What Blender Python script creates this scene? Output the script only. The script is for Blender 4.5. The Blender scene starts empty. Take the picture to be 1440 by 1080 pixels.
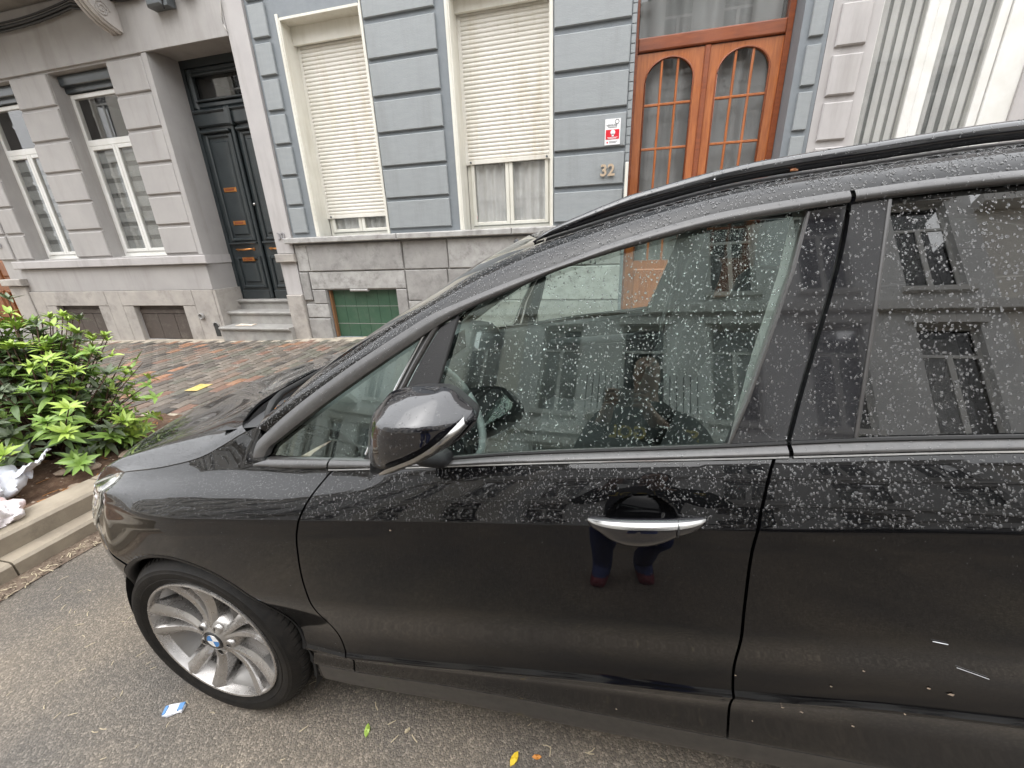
import bpy, math, random
import numpy as np
from mathutils import Vector, Matrix
R = math.radians
rnd = random.Random(7)
nrg = np.random.default_rng(11)
scene = bpy.context.scene
col = scene.collection

# ------------------------------------------------------------------ camera
cam_d = bpy.data.cameras.new('camera'); cam = bpy.data.objects.new('camera', cam_d); col.objects.link(cam)
cam_d.sensor_width = 36; cam_d.lens = 13.8; cam_d.clip_start = 0.02; cam_d.clip_end = 600
cr = [[0.97408028, 0.04292128, -0.22209317], [0.22341046, -0.33633726, 0.91485792], [-0.03543133, -0.94076299, -0.33720855]]
cam.matrix_world = Matrix(((cr[0][0], -cr[0][1], -cr[0][2], 0), (cr[1][0], -cr[1][1], -cr[1][2], 0),
                           (cr[2][0], -cr[2][1], -cr[2][2], 1.47), (0, 0, 0, 1)))
scene.camera = cam
# ------------------------------------------------------------------ light
SUN_EL, SUN_AZ = R(62), R(200)
w = bpy.data.worlds.new('World'); scene.world = w; w.use_nodes = True
nt = w.node_tree; nt.nodes.clear()
sky = nt.nodes.new('ShaderNodeTexSky'); sky.sky_type = 'NISHITA'; sky.sun_disc = False
sky.sun_elevation = SUN_EL; sky.sun_rotation = SUN_AZ; sky.air_density = 1.0; sky.dust_density = 5.0; sky.ozone_density = 1.0
hs = nt.nodes.new('ShaderNodeHueSaturation'); hs.inputs['Saturation'].default_value = 0.16
bg = nt.nodes.new('ShaderNodeBackground'); bg.inputs['Strength'].default_value = 0.15
out = nt.nodes.new('ShaderNodeOutputWorld')
ov = nt.nodes.new('ShaderNodeMix'); ov.data_type = 'RGBA'; ov.inputs[0].default_value = .65; ov.inputs[7].default_value = (15.0, 15.2, 15.6, 1)   # cloud layer over the clear sky, overcast law: three times brighter overhead than at the horizon
stc = nt.nodes.new('ShaderNodeTexCoord'); sxyz = nt.nodes.new('ShaderNodeSeparateXYZ'); smr = nt.nodes.new('ShaderNodeMapRange'); svm = nt.nodes.new('ShaderNodeVectorMath'); svm.operation = 'SCALE'
svm.inputs[0].default_value = (25.0, 25.3, 25.9); smr.inputs[1].default_value = 0; smr.inputs[2].default_value = 1; smr.inputs[3].default_value = .333; smr.inputs[4].default_value = 1
nt.links.new(stc.outputs['Generated'], sxyz.inputs[0]); nt.links.new(sxyz.outputs[2], smr.inputs[0]); nt.links.new(smr.outputs[0], svm.inputs['Scale']); nt.links.new(svm.outputs[0], ov.inputs[7])
nt.links.new(sky.outputs[0], hs.inputs['Color']); nt.links.new(hs.outputs[0], ov.inputs[6]); nt.links.new(ov.outputs[2], bg.inputs['Color']); nt.links.new(bg.outputs[0], out.inputs[0])
sl = bpy.data.lights.new('sun', 'SUN'); sl.energy = .5; sl.angle = R(60); sl.color = (1, 0.97, 0.93)
so = bpy.data.objects.new('sun', sl); col.objects.link(so)
sd = Vector((math.sin(SUN_AZ) * math.cos(SUN_EL), math.cos(SUN_AZ) * math.cos(SUN_EL), math.sin(SUN_EL)))
so.rotation_euler = sd.to_track_quat('Z', 'Y').to_euler()
scene.view_settings.view_transform = 'Standard'; scene.view_settings.look = 'None'
scene.view_settings.gamma = 1; scene.view_settings.use_curve_mapping = False
scene.view_settings.exposure = .70
scene.render.engine = 'CYCLES'
scene.cycles.max_bounces = 10; scene.cycles.transparent_max_bounces = 16; scene.cycles.transmission_bounces = 8
scene.cycles.glossy_bounces = 5; scene.cycles.diffuse_bounces = 4
scene.cycles.use_denoising = True
scene.cycles.caustics_reflective = False; scene.cycles.caustics_refractive = False

# ------------------------------------------------------------------ materials
MATS = {}
def mat(name, c=(.5, .5, .5), rough=.6, metal=0, c2=None, scale=8, detail=6, bump=0, bscale=60, spec=.5, coat=0,
        c3=None, scale3=2, amt3=.5, stretch=None, contrast=(.35, .65), rvar=0, emit=None, streak=0):
    m = bpy.data.materials.new(name); m.use_nodes = True; n = m.node_tree.nodes; l = m.node_tree.links
    b = n['Principled BSDF']; MATS[name] = m
    b.inputs['Base Color'].default_value = (*c, 1); b.inputs['Roughness'].default_value = rough
    b.inputs['Metallic'].default_value = metal; b.inputs['Specular IOR Level'].default_value = spec
    b.inputs['Coat Weight'].default_value = coat; b.inputs['Coat Roughness'].default_value = .03
    tc = n.new('ShaderNodeTexCoord'); src = tc.outputs['Object']
    geo = n.new('ShaderNodeNewGeometry'); src = geo.outputs['Position']
    if stretch:
        mp = n.new('ShaderNodeMapping'); mp.inputs['Scale'].default_value = stretch; l.new(src, mp.inputs[0]); src = mp.outputs[0]
    def noise(sc, det=6, rg=.6):
        nonlocal src
        t = n.new('ShaderNodeTexNoise'); t.inputs['Scale'].default_value = sc; t.inputs['Detail'].default_value = det
        t.inputs['Roughness'].default_value = rg; l.new(src, t.inputs['Vector']); return t
    cur = None
    if c2:
        t = noise(scale, detail); r = n.new('ShaderNodeValToRGB'); r.color_ramp.elements[0].position = contrast[0]; r.color_ramp.elements[1].position = contrast[1]
        r.color_ramp.elements[0].color = (*c, 1); r.color_ramp.elements[1].color = (*c2, 1)
        l.new(t.outputs['Fac'], r.inputs[0]); cur = r.outputs[0]
    if c3:
        if streak:
            mp3 = n.new('ShaderNodeMapping'); mp3.inputs['Scale'].default_value = (streak, streak, streak * .12); l.new(geo.outputs['Position'], mp3.inputs[0]); keep = src; src = mp3.outputs[0]
        t = noise(scale3, 8, .7)
        if streak: src = keep
        r = n.new('ShaderNodeValToRGB'); r.color_ramp.elements[0].position = .5; r.color_ramp.elements[1].position = .68
        r.color_ramp.elements[0].color = (0, 0, 0, 1); r.color_ramp.elements[1].color = (amt3, amt3, amt3, 1)
        l.new(t.outputs['Fac'], r.inputs[0])
        mx = n.new('ShaderNodeMix'); mx.data_type = 'RGBA'; l.new(r.outputs[0], mx.inputs[0])
        if cur: l.new(cur, mx.inputs[6])
        else: mx.inputs[6].default_value = (*c, 1)
        mx.inputs[7].default_value = (*c3, 1); cur = mx.outputs[2]
    if cur: l.new(cur, b.inputs['Base Color'])
    if rvar:
        t = noise(scale * 1.7, 4); mr = n.new('ShaderNodeMapRange'); mr.inputs[1].default_value = .3; mr.inputs[2].default_value = .7
        mr.inputs[3].default_value = max(.02, rough - rvar); mr.inputs[4].default_value = min(1, rough + rvar)
        l.new(t.outputs['Fac'], mr.inputs[0]); l.new(mr.outputs[0], b.inputs['Roughness'])
    if bump:
        t = noise(bscale, 5); bp = n.new('ShaderNodeBump'); bp.inputs['Strength'].default_value = min(1, bump); bp.inputs['Distance'].default_value = .004 * max(1, bump)
        l.new(t.outputs['Fac'], bp.inputs['Height']); l.new(bp.outputs[0], b.inputs['Normal'])
    if emit:
        b.inputs['Emission Color'].default_value = (*emit, 1); b.inputs['Emission Strength'].default_value = 1
    return m

def glassmat(name, tint, rough=0.0, ior=1.5, refl=1.0, gcol=(1, 1, 1)):
    m = bpy.data.materials.new(name); m.use_nodes = True; n = m.node_tree.nodes; l = m.node_tree.links; n.clear(); MATS[name] = m
    o = n.new('ShaderNodeOutputMaterial'); mx = n.new('ShaderNodeMixShader'); tr = n.new('ShaderNodeBsdfTransparent'); gl = n.new('ShaderNodeBsdfGlossy')
    fr = n.new('ShaderNodeFresnel'); ge = n.new('ShaderNodeNewGeometry'); io = n.new('ShaderNodeMapRange'); io.inputs[3].default_value = ior; io.inputs[4].default_value = 1 / ior; l.new(ge.outputs['Backfacing'], io.inputs[0]); l.new(io.outputs[0], fr.inputs['IOR'])   # thin pane: same reflectance from both sides
    ml = n.new('ShaderNodeMath'); ml.operation = 'MULTIPLY'; ml.inputs[1].default_value = refl; ml.use_clamp = True
    tr.inputs[0].default_value = (*tint, 1); gl.inputs['Roughness'].default_value = rough; gl.inputs['Color'].default_value = (*gcol, 1)
    l.new(fr.outputs[0], ml.inputs[0]); l.new(ml.outputs[0], mx.inputs[0]); l.new(tr.outputs[0], mx.inputs[1]); l.new(gl.outputs[0], mx.inputs[2]); l.new(mx.outputs[0], o.inputs[0])
    return m

def carpaint():
    m = mat('black_paint', (.003, .003, .0034), rough=.3, spec=.03, coat=1)
    n = m.node_tree.nodes; l = m.node_tree.links; b = n['Principled BSDF']
    b.inputs['Coat Roughness'].default_value = .015; b.inputs['Coat IOR'].default_value = 1.46
    geo = n['Geometry'] if 'Geometry' in n else n.new('ShaderNodeNewGeometry')
    sep = n.new('ShaderNodeSeparateXYZ'); l.new(geo.outputs['Position'], sep.inputs[0])
    # road film of dried mud on the lowest half metre of the body, broken up by noise
    t = n.new('ShaderNodeTexNoise'); t.inputs['Scale'].default_value = 3; t.inputs['Detail'].default_value = 8; l.new(geo.outputs['Position'], t.inputs['Vector'])
    t2 = n.new('ShaderNodeTexNoise'); t2.inputs['Scale'].default_value = 160; t2.inputs['Detail'].default_value = 4; l.new(geo.outputs['Position'], t2.inputs['Vector'])
    mr = n.new('ShaderNodeMapRange'); mr.inputs[1].default_value = .62; mr.inputs[2].default_value = .18; mr.inputs[3].default_value = 0; mr.inputs[4].default_value = 1
    l.new(sep.outputs[2], mr.inputs[0])
    a = n.new('ShaderNodeMath'); a.operation = 'MULTIPLY_ADD'; l.new(t.outputs['Fac'], a.inputs[0]); a.inputs[1].default_value = .8; a.inputs[2].default_value = -.4
    s = n.new('ShaderNodeMath'); s.operation = 'ADD'; l.new(mr.outputs[0], s.inputs[0]); l.new(a.outputs[0], s.inputs[1])
    a2 = n.new('ShaderNodeMath'); a2.operation = 'MULTIPLY_ADD'; l.new(t2.outputs['Fac'], a2.inputs[0]); a2.inputs[1].default_value = 1.6; a2.inputs[2].default_value = -.8
    s2 = n.new('ShaderNodeMath'); s2.operation = 'ADD'; l.new(s.outputs[0], s2.inputs[0]); l.new(a2.outputs[0], s2.inputs[1])
    r = n.new('ShaderNodeMapRange'); r.inputs[1].default_value = .58; r.inputs[2].default_value = 1.7; r.inputs[3].default_value = 0; r.inputs[4].default_value = .55
    l.new(s2.outputs[0], r.inputs[0])
    mx = n.new('ShaderNodeMix'); mx.data_type = 'RGBA'; l.new(r.outputs[0], mx.inputs[0]); mx.inputs[6].default_value = (.003, .003, .0034, 1); mx.inputs[7].default_value = (.085, .075, .067, 1)
    l.new(mx.outputs[2], b.inputs['Base Color'])
    cw = n.new('ShaderNodeMapRange'); cw.inputs[1].default_value = 0; cw.inputs[2].default_value = .55; cw.inputs[3].default_value = 1; cw.inputs[4].default_value = .12
    l.new(r.outputs[0], cw.inputs[0]); l.new(cw.outputs[0], b.inputs['Coat Weight'])
    cr_ = n.new('ShaderNodeMapRange'); cr_.inputs[1].default_value = 0; cr_.inputs[2].default_value = .4; cr_.inputs[3].default_value = .015; cr_.inputs[4].default_value = .22
    l.new(r.outputs[0], cr_.inputs[0])
    zr_ = n.new('ShaderNodeMapRange'); zr_.inputs[1].default_value = .80; zr_.inputs[2].default_value = .60; zr_.inputs[3].default_value = 0; zr_.inputs[4].default_value = .055; l.new(sep.outputs[2], zr_.inputs[0])
    ad_ = n.new('ShaderNodeMath'); ad_.operation = 'ADD'; l.new(cr_.outputs[0], ad_.inputs[0]); l.new(zr_.outputs[0], ad_.inputs[1]); l.new(ad_.outputs[0], b.inputs['Coat Roughness'])
    return m
carpaint()
mat('satin_trim', (.035, .033, .032), rough=.32, spec=.6, coat=.3, c2=(.05, .047, .045), scale=60)
mat('chrome_edge', (.6, .6, .6), rough=.2, metal=1)
mat('black_plastic', (.018, .018, .019), rough=.45, bump=.3, bscale=500)
mat('gloss_black', (.006, .006, .008), rough=.08, coat=1)
mat('dark_rubber', (.012, .012, .012), rough=.6)
mat('tyre_rubber', (.009, .0085, .008), rough=.6, spec=.2, c2=(.018, .016, .014), scale=40, bump=.4, bscale=300)
mat('alloy', (.48, .46, .44), rough=.28, metal=.8, c2=(.40, .385, .37), scale=18, rvar=.1)
mat('alloy_dark', (.16, .15, .14), rough=.45, metal=.6)
mat('disc_metal', (.25, .24, .23), rough=.35, metal=1)
mat('silver_trim', (.42, .415, .40), rough=.24, metal=.9)
mat('lamp_shell', (.62, .62, .57), rough=.12, coat=.6, c2=(.52, .53, .50), scale=14)
mat('emblem_blue', (.05, .22, .55), rough=.2); mat('emblem_white', (.85, .85, .85), rough=.2)
mat('interior_dark', (.055, .056, .058), rough=.6, bump=.3, bscale=300)
mat('interior_grey', (.25, .26, .26), rough=.6)
mat('seat_cloth', (.06, .06, .063), rough=.85, bump=.6, bscale=700)
mat('headliner', (.32, .32, .31), rough=.9)
glassmat('car_glass', (.84, .93, .89), ior=1.52, refl=2.7, gcol=(.86, 1, .94))
glassmat('privacy_glass', (.10, .11, .11), ior=1.52, refl=2.6)
glassmat('screen_glass', (.74, .85, .80), ior=1.5, refl=1.2)
glassmat('window_glass', (.94, .94, .935), ior=1.52, refl=1.05)
glassmat('lamp_lens', (.93, .94, .92), ior=1.5, refl=1.6)
mat('lamp_bowl', (.74, .74, .72), rough=.22, metal=.55, c2=(.60, .60, .58), scale=30)
glassmat('mirror_glass', (.0, .0, .0), ior=8, refl=1.5)
def watermat():
    m = bpy.data.materials.new('water'); m.use_nodes = True; MATS['water'] = m; b = m.node_tree.nodes['Principled BSDF']
    b.inputs['Base Color'].default_value = (1, 1, 1, 1); b.inputs['Roughness'].default_value = 0; b.inputs['IOR'].default_value = 1.38; b.inputs['Transmission Weight'].default_value = .955  # slight milky white put in for the bright glints of the beads
watermat()
mat('plaster_mauve', (.39, .373, .36), rough=.85, c2=(.35, .335, .325), scale=2.2, c3=(.25, .235, .215), scale3=1.0, amt3=.5, streak=3.5, bump=.35, bscale=90)
mat('plaster_mauve_light', (.46, .44, .43), rough=.85, c2=(.42, .40, .395), scale=3, c3=(.27, .25, .235), scale3=1.0, amt3=.45, streak=4, bump=.3, bscale=90)
mat('stone_plinth', (.42, .39, .355), rough=.8, c2=(.34, .315, .29), scale=5, c3=(.13, .12, .11), scale3=3.2, amt3=.5, bump=.5, bscale=70)
mat('bluestone', (.33, .32, .305), rough=.75, c2=(.26, .25, .24), scale=6, c3=(.12, .115, .11), scale3=6.5, amt3=.5, bump=.6, bscale=60)
mat('bluestone_light', (.42, .41, .395), rough=.75, c2=(.31, .30, .285), scale=8, c3=(.14, .13, .12), scale3=9, amt3=.6, bump=.5, bscale=60)
mat('blue_paint', (.262, .280, .287), rough=.5, c2=(.282, .300, .307), scale=6, c3=(.205, .215, .215), scale3=1.0, amt3=.4, streak=4.5, bump=.7, bscale=45, stretch=(1, 1, 4))
mat('blue_paint_dark', (.185, .205, .222), rough=.55, c2=(.205, .226, .242), scale=8, bump=.8, bscale=50)
mat('cream_paint', (.72, .70, .63), rough=.5, c2=(.66, .64, .57), scale=4, c3=(.48, .44, .35), scale3=1.0, amt3=.45, streak=6)
mat('shutter_cream', (.74, .715, .66), rough=.45, c2=(.69, .665, .60), scale=3, c3=(.52, .45, .34), scale3=1.0, amt3=.5, streak=5)
mat('white_frame', (.74, .735, .71), rough=.35, c2=(.66, .65, .61), scale=5)
mat('white_numbers', (.50, .39, .28), rough=.4, metal=.2)
mat('grey_numbers', (.30, .29, .30), rough=.4)
mat('orange_wood', (.42, .135, .035), rough=.32, c2=(.30, .082, .020), scale=5, stretch=(9, 9, .9), coat=.5, c3=(.5, .15, .04), scale3=1.5, amt3=.5)
mat('orange_wood_dark', (.26, .068, .020), rough=.35, c2=(.19, .046, .014), scale=5, stretch=(1, 6, 6), coat=.4)
mat('charcoal_wood', (.030, .038, .041), rough=.33, c2=(.022, .028, .031), scale=6, coat=.3)
mat('brass', (.62, .27, .09), rough=.3, metal=.9)
mat('warm_wood', (.26, .10, .035), rough=.4, c2=(.15, .055, .02), scale=4, stretch=(6, 6, 1))
mat('curtain', (.66, .66, .65), rough=.9, c2=(.57, .57, .565), scale=5)
mat('blind_back', (.11, .115, .11), rough=.9, c2=(.08, .084, .08), scale=6)
mat('alloy_shaded', (.30, .29, .28), rough=.35, metal=.75)  # rim alloy tinted darker: shade of the spoke gaps put into the colour
mat('blind_grey', (.26, .27, .265), rough=.9, c2=(.21, .22, .215), scale=5)
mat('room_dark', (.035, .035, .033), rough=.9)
mat('board_brown', (.085, .066, .055), rough=.7, c2=(.055, .044, .037), scale=5, c3=(.17, .145, .12), scale3=5, amt3=.6, bump=.6)
mat('board_green', (.035, .085, .05), rough=.5, c2=(.045, .10, .06), scale=6, c3=(.09, .12, .09), scale3=7, amt3=.4)
mat('wood_edge', (.22, .11, .05), rough=.6)
mat('step_stone', (.36, .35, .33), rough=.6, c2=(.29, .28, .265), scale=7, c3=(.16, .15, .14), scale3=3, amt3=.5, bump=.3)
mat('balcony_stone', (.30, .29, .27), rough=.8, c2=(.24, .23, .215), scale=3, c3=(.15, .14, .13), scale3=2, amt3=.6, bump=.3)
mat('corbel_stone', (.50, .47, .44), rough=.8, c2=(.42, .39, .37), scale=6)
mat('cable_black', (.015, .015, .015), rough=.5); mat('cable_white', (.55, .53, .5), rough=.5); mat('box_grey', (.10, .11, .115), rough=.5)
mat('sign_white', (.8, .8, .8), rough=.3); mat('sign_red', (.62, .015, .03), rough=.3); mat('print_dark', (.12, .12, .13), rough=.5)
mat('sill_paint', (.028, .026, .024), rough=.42, c2=(.045, .041, .037), scale=40, coat=.2)
mat('sand_joint', (.46, .40, .31), rough=.95, c2=(.36, .31, .24), scale=20, bump=.8, bscale=200)
mat('sandy_edge', (.46, .40, .32), rough=.95, c2=(.34, .30, .24), scale=10, c3=(.2, .17, .13), scale3=5, amt3=.6, bump=.8, bscale=150)
PAV = []
for i, c in enumerate([(.165, .14, .115), (.12, .103, .088), (.20, .17, .14), (.14, .132, .105), (.21, .15, .115), (.30, .165, .10), (.22, .13, .095), (.36, .185, .11), (.075, .068, .06)]):
    PAV.append(mat('paver_%d' % i, c, rough=.45, c2=tuple(x * .72 for x in c), scale=14, c3=tuple(min(1, x * 1.5) for x in c), scale3=9, amt3=.5, bump=.8, bscale=110, rvar=.15))
mat('kerb_stone', (.34, .29, .22), rough=.7, c2=(.25, .21, .16), scale=6, c3=(.13, .11, .085), scale3=4, amt3=.6, bump=.5, bscale=80, rvar=.15)
mat('soil', (.085, .048, .028), rough=.95, c2=(.16, .095, .06), scale=9, c3=(.27, .18, .12), scale3=22, amt3=.7, bump=3, bscale=40)
mat('gutter_dirt', (.17, .125, .09), rough=.9, c2=(.10, .07, .05), scale=18, c3=(.33, .27, .2), scale3=60, amt3=.6, bump=1.5, bscale=90)
mat('leaf_green', (.25, .38, .08), rough=.42, c2=(.19, .32, .065), scale=25, spec=.5)
mat('leaf_bright', (.37, .49, .09), rough=.45, c2=(.29, .42, .075), scale=25)
mat('leaf_dark', (.125, .20, .075), rough=.4, c2=(.15, .23, .085), scale=22)
mat('leaf_grey', (.16, .19, .12), rough=.4, c2=(.12, .16, .09), scale=25)
mat('bark', (.10, .06, .04), rough=.9, bump=1)
mat('bag_plastic', (.72, .73, .76), rough=.35, c2=(.60, .62, .68), scale=9, spec=.6)
mat('bag_pink', (.75, .70, .70), rough=.35, c2=(.70, .40, .38), scale=6, contrast=(.5, .7))
mat('stone_chip', (.42, .33, .25), rough=.9, c2=(.3, .23, .17), scale=30)
mat('litter_yellow', (.50, .36, .05), rough=.5, c2=(.62, .50, .22), scale=30); mat('litter_white', (.75, .76, .8), rough=.4); mat('litter_blue', (.1, .25, .5), rough=.4)
mat('leaf_yellow', (.72, .50, .03), rough=.6); mat('leaf_orange', (.55, .22, .04), rough=.6); mat('petal', (.75, .28, .36), rough=.5); mat('paper', (.68, .55, .42), rough=.8, c2=(.75, .68, .6), scale=40)
mat('straw', (.45, .38, .26), rough=.9)
mat('opp_grey', (.74, .74, .72), rough=.85, c2=(.66, .66, .65), scale=2); mat('opp_cream', (.78, .75, .68), rough=.85, c2=(.70, .67, .62), scale=2)
mat('opp_brick', (.34, .16, .10), rough=.85, c2=(.28, .125, .08), scale=6); mat('opp_dark', (.03, .032, .035), rough=.5); mat('opp_trim', (.66, .65, .62), rough=.8)
mat('skin', (.45, .27, .19), rough=.5); mat('jeans', (.03, .05, .17), rough=.8, c2=(.045, .07, .22), scale=30); mat('sweater', (.012, .016, .013), rough=.9, bump=.5, bscale=400)
mat('shoe_red', (.22, .02, .035), rough=.5); mat('hair', (.03, .02, .015), rough=.6); mat('print_gold', (.85, .65, .06), rough=.6); mat('phone_body', (.5, .5, .5), rough=.3, metal=.6)

def asphalt():
    m = mat('asphalt', (.075, .066, .058), rough=.62, spec=.4)
    n = m.node_tree.nodes; l = m.node_tree.links; b = n['Principled BSDF']; geo = n['Geometry']
    v = n.new('ShaderNodeTexVoronoi'); v.inputs['Scale'].default_value = 190; l.new(geo.outputs['Position'], v.inputs['Vector'])
    v.feature = 'F1'
    r = n.new('ShaderNodeValToRGB'); r.color_ramp.interpolation = 'LINEAR'
    e = r.color_ramp.elements; e[0].position = 0; e[0].color = (.095, .085, .073, 1); e[1].position = 1; e[1].color = (.25, .222, .19, 1)
    e1 = r.color_ramp.elements.new(.55); e1.color = (.128, .114, .098, 1); e2 = r.color_ramp.elements.new(.85); e2.color = (.18, .16, .138, 1)
    sp = n.new('ShaderNodeSeparateColor'); l.new(v.outputs['Color'], sp.inputs[0]); l.new(sp.outputs[0], r.inputs[0])
    t = n.new('ShaderNodeTexNoise'); t.inputs['Scale'].default_value = 1.6; t.inputs['Detail'].default_value = 7; l.new(geo.outputs['Position'], t.inputs['Vector'])
    r2 = n.new('ShaderNodeValToRGB'); r2.color_ramp.elements[0].position = .35; r2.color_ramp.elements[1].position = .7
    r2.color_ramp.elements[0].color = (.80, .79, .78, 1); r2.color_ramp.elements[1].color = (1.42, 1.32, 1.17, 1); l.new(t.outputs['Fac'], r2.inputs[0])
    mx = n.new('ShaderNodeMix'); mx.data_type = 'RGBA'; mx.blend_type = 'MULTIPLY'; mx.inputs[0].default_value = 1; l.new(r.outputs[0], mx.inputs[6]); l.new(r2.outputs[0], mx.inputs[7])
    l.new(mx.outputs[2], b.inputs['Base Color'])
    bp = n.new('ShaderNodeBump'); bp.inputs['Strength'].default_value = .7; bp.inputs['Distance'].default_value = .003
    ad = n.new('ShaderNodeMath'); ad.operation = 'MULTIPLY_ADD'; l.new(v.outputs['Distance'], ad.inputs[0]); ad.inputs[1].default_value = -1
    l.new(sp.outputs[1], ad.inputs[2]); l.new(ad.outputs[0], bp.inputs['Height']); l.new(bp.outputs[0], b.inputs['Normal'])
    mr = n.new('ShaderNodeMapRange'); mr.inputs[3].default_value = .45; mr.inputs[4].default_value = .75; l.new(t.outputs['Fac'], mr.inputs[0]); l.new(mr.outputs[0], b.inputs['Roughness'])
asphalt()

# ------------------------------------------------------------------ mesh helpers
class MB:
    def __init__(s): s.v = []; s.f = []; s.m = []
    def add(s, vs, fs, mi=0):
        o = len(s.v); s.v += [tuple(map(float, p)) for p in vs]; s.f += [tuple(i + o for i in f) for f in fs]; s.m += [mi] * len(fs); return s
    def box(s, x0, x1, y0, y1, z0, z1, mi=0):
        return s.add([(x0, y0, z0), (x1, y0, z0), (x1, y1, z0), (x0, y1, z0), (x0, y0, z1), (x1, y0, z1), (x1, y1, z1), (x0, y1, z1)],
                     [(0, 3, 2, 1), (4, 5, 6, 7), (0, 1, 5, 4), (1, 2, 6, 5), (2, 3, 7, 6), (3, 0, 4, 7)], mi)
    def cbox(s, x0, x1, y0, y1, z0, z1, b=.006, mi=0):
        """box whose front (-y) face has chamfered edges"""
        v = [(x0, y1, z0), (x1, y1, z0), (x1, y1, z1), (x0, y1, z1), (x0, y0 + b, z0), (x1, y0 + b, z0), (x1, y0 + b, z1), (x0, y0 + b, z1),
             (x0 + b, y0, z0 + b), (x1 - b, y0, z0 + b), (x1 - b, y0, z1 - b), (x0 + b, y0, z1 - b)]
        f = [(0, 1, 5, 4), (1, 2, 6, 5), (2, 3, 7, 6), (3, 0, 4, 7), (4, 5, 9, 8), (5, 6, 10, 9), (6, 7, 11, 10), (7, 4, 8, 11), (8, 9, 10, 11), (0, 3, 2, 1)]
        return s.add(v, f, mi)
    def grid(s, P, mi=0, flip=False):
        P = np.asarray(P, float); a, b = P.shape[:2]; vs = P.reshape(-1, 3)
        fs = []
        for i in range(a - 1):
            for j in range(b - 1):
                q = (i * b + j, (i + 1) * b + j, (i + 1) * b + j + 1, i * b + j + 1)
                fs.append(q[::-1] if flip else q)
        return s.add(vs, fs, mi)
    def tube(s, pts, r, n=8, mi=0, cap=True):
        pts = [Vector(p) for p in pts]; rs = r if isinstance(r, (list, tuple)) else [r] * len(pts)
        rings = []; up = Vector((0, 0, 1))
        for i, p in enumerate(pts):
            t = (pts[min(i + 1, len(pts) - 1)] - pts[max(i - 1, 0)]).normalized()
            a = t.cross(up)
            if a.length < .05: a = t.cross(Vector((1, 0, 0)))
            a.normalize(); b = t.cross(a)
            rings.append([p + (a * math.cos(2 * math.pi * k / n) + b * math.sin(2 * math.pi * k / n)) * rs[i] for k in range(n)])
        vs = [q for rg in rings for q in rg]; fs = []
        for i in range(len(pts) - 1):
            for k in range(n): fs.append((i * n + k, i * n + (k + 1) % n, (i + 1) * n + (k + 1) % n, (i + 1) * n + k))
        if cap: fs += [tuple(range(n))[::-1], tuple((len(pts) - 1) * n + k for k in range(n))]
        return s.add(vs, fs, mi)
    def lathe(s, prof, c, axis='y', n=48, mi=0, close=False):
        """prof: list (r, h) turned round the axis through c"""
        vs = []
        for r_, h in prof:
            for k in range(n):
                a = 2 * math.pi * k / n; u, v = r_ * math.cos(a), r_ * math.sin(a)
                vs.append((c[0] + u, c[1] + h, c[2] + v) if axis == 'y' else (c[0] + u, c[1] + v, c[2] + h))
        fs = []; L = len(prof)
        for i in range(L - 1 if not close else L):
            j = (i + 1) % L
            for k in range(n): fs.append((i * n + k, i * n + (k + 1) % n, j * n + (k + 1) % n, j * n + k))
        return s.add(vs, fs, mi)
    def mesh(s, name, mats, smooth=False, ang=None):
        me = bpy.data.meshes.new(name); me.from_pydata(s.v, [], s.f)
        if not isinstance(mats, (list, tuple)): mats = [mats]
        for m in mats: me.materials.append(MATS[m] if isinstance(m, str) else m)
        if len(mats) > 1: me.polygons.foreach_set('material_index', s.m)
        if smooth: me.polygons.foreach_set('use_smooth', [True] * len(me.polygons))
        me.update()
        if smooth and ang: me.set_sharp_from_angle(angle=R(ang))
        return me
    def build(s, name, mats, parent=None, smooth=False, ang=None, label=None, kind=None):
        return link(name, s.mesh(name, mats, smooth, ang), parent, label, kind)
def link(name, me, parent=None, label=None, kind=None):
    o = bpy.data.objects.new(name, me); col.objects.link(o)
    if parent: o.parent = parent
    if label: o['label'] = label
    if kind: o['kind'] = kind
    return o
def thing(name, label, cat, loc=(0, 0, 0), group=None):
    o = bpy.data.objects.new(name, None); col.objects.link(o); o.empty_display_size = .2
    o['label'] = label; o['category'] = cat
    if group: o['group'] = group
    return o
def tag(o, label, cat, group=None, kind=None):
    o['label'] = label; o['category'] = cat
    if group: o['group'] = group
    if kind: o['kind'] = kind
    return o
def recalc(o):
    import bmesh
    bm = bmesh.new(); bm.from_mesh(o.data); bmesh.ops.recalc_face_normals(bm, faces=bm.faces); bm.to_mesh(o.data); bm.free(); return o
def bevel(o, wd=.005, seg=2):
    md = o.modifiers.new('bevel', 'BEVEL'); md.width = wd; md.segments = seg; md.limit_method = 'ANGLE'; md.angle_limit = R(40); return o
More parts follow.
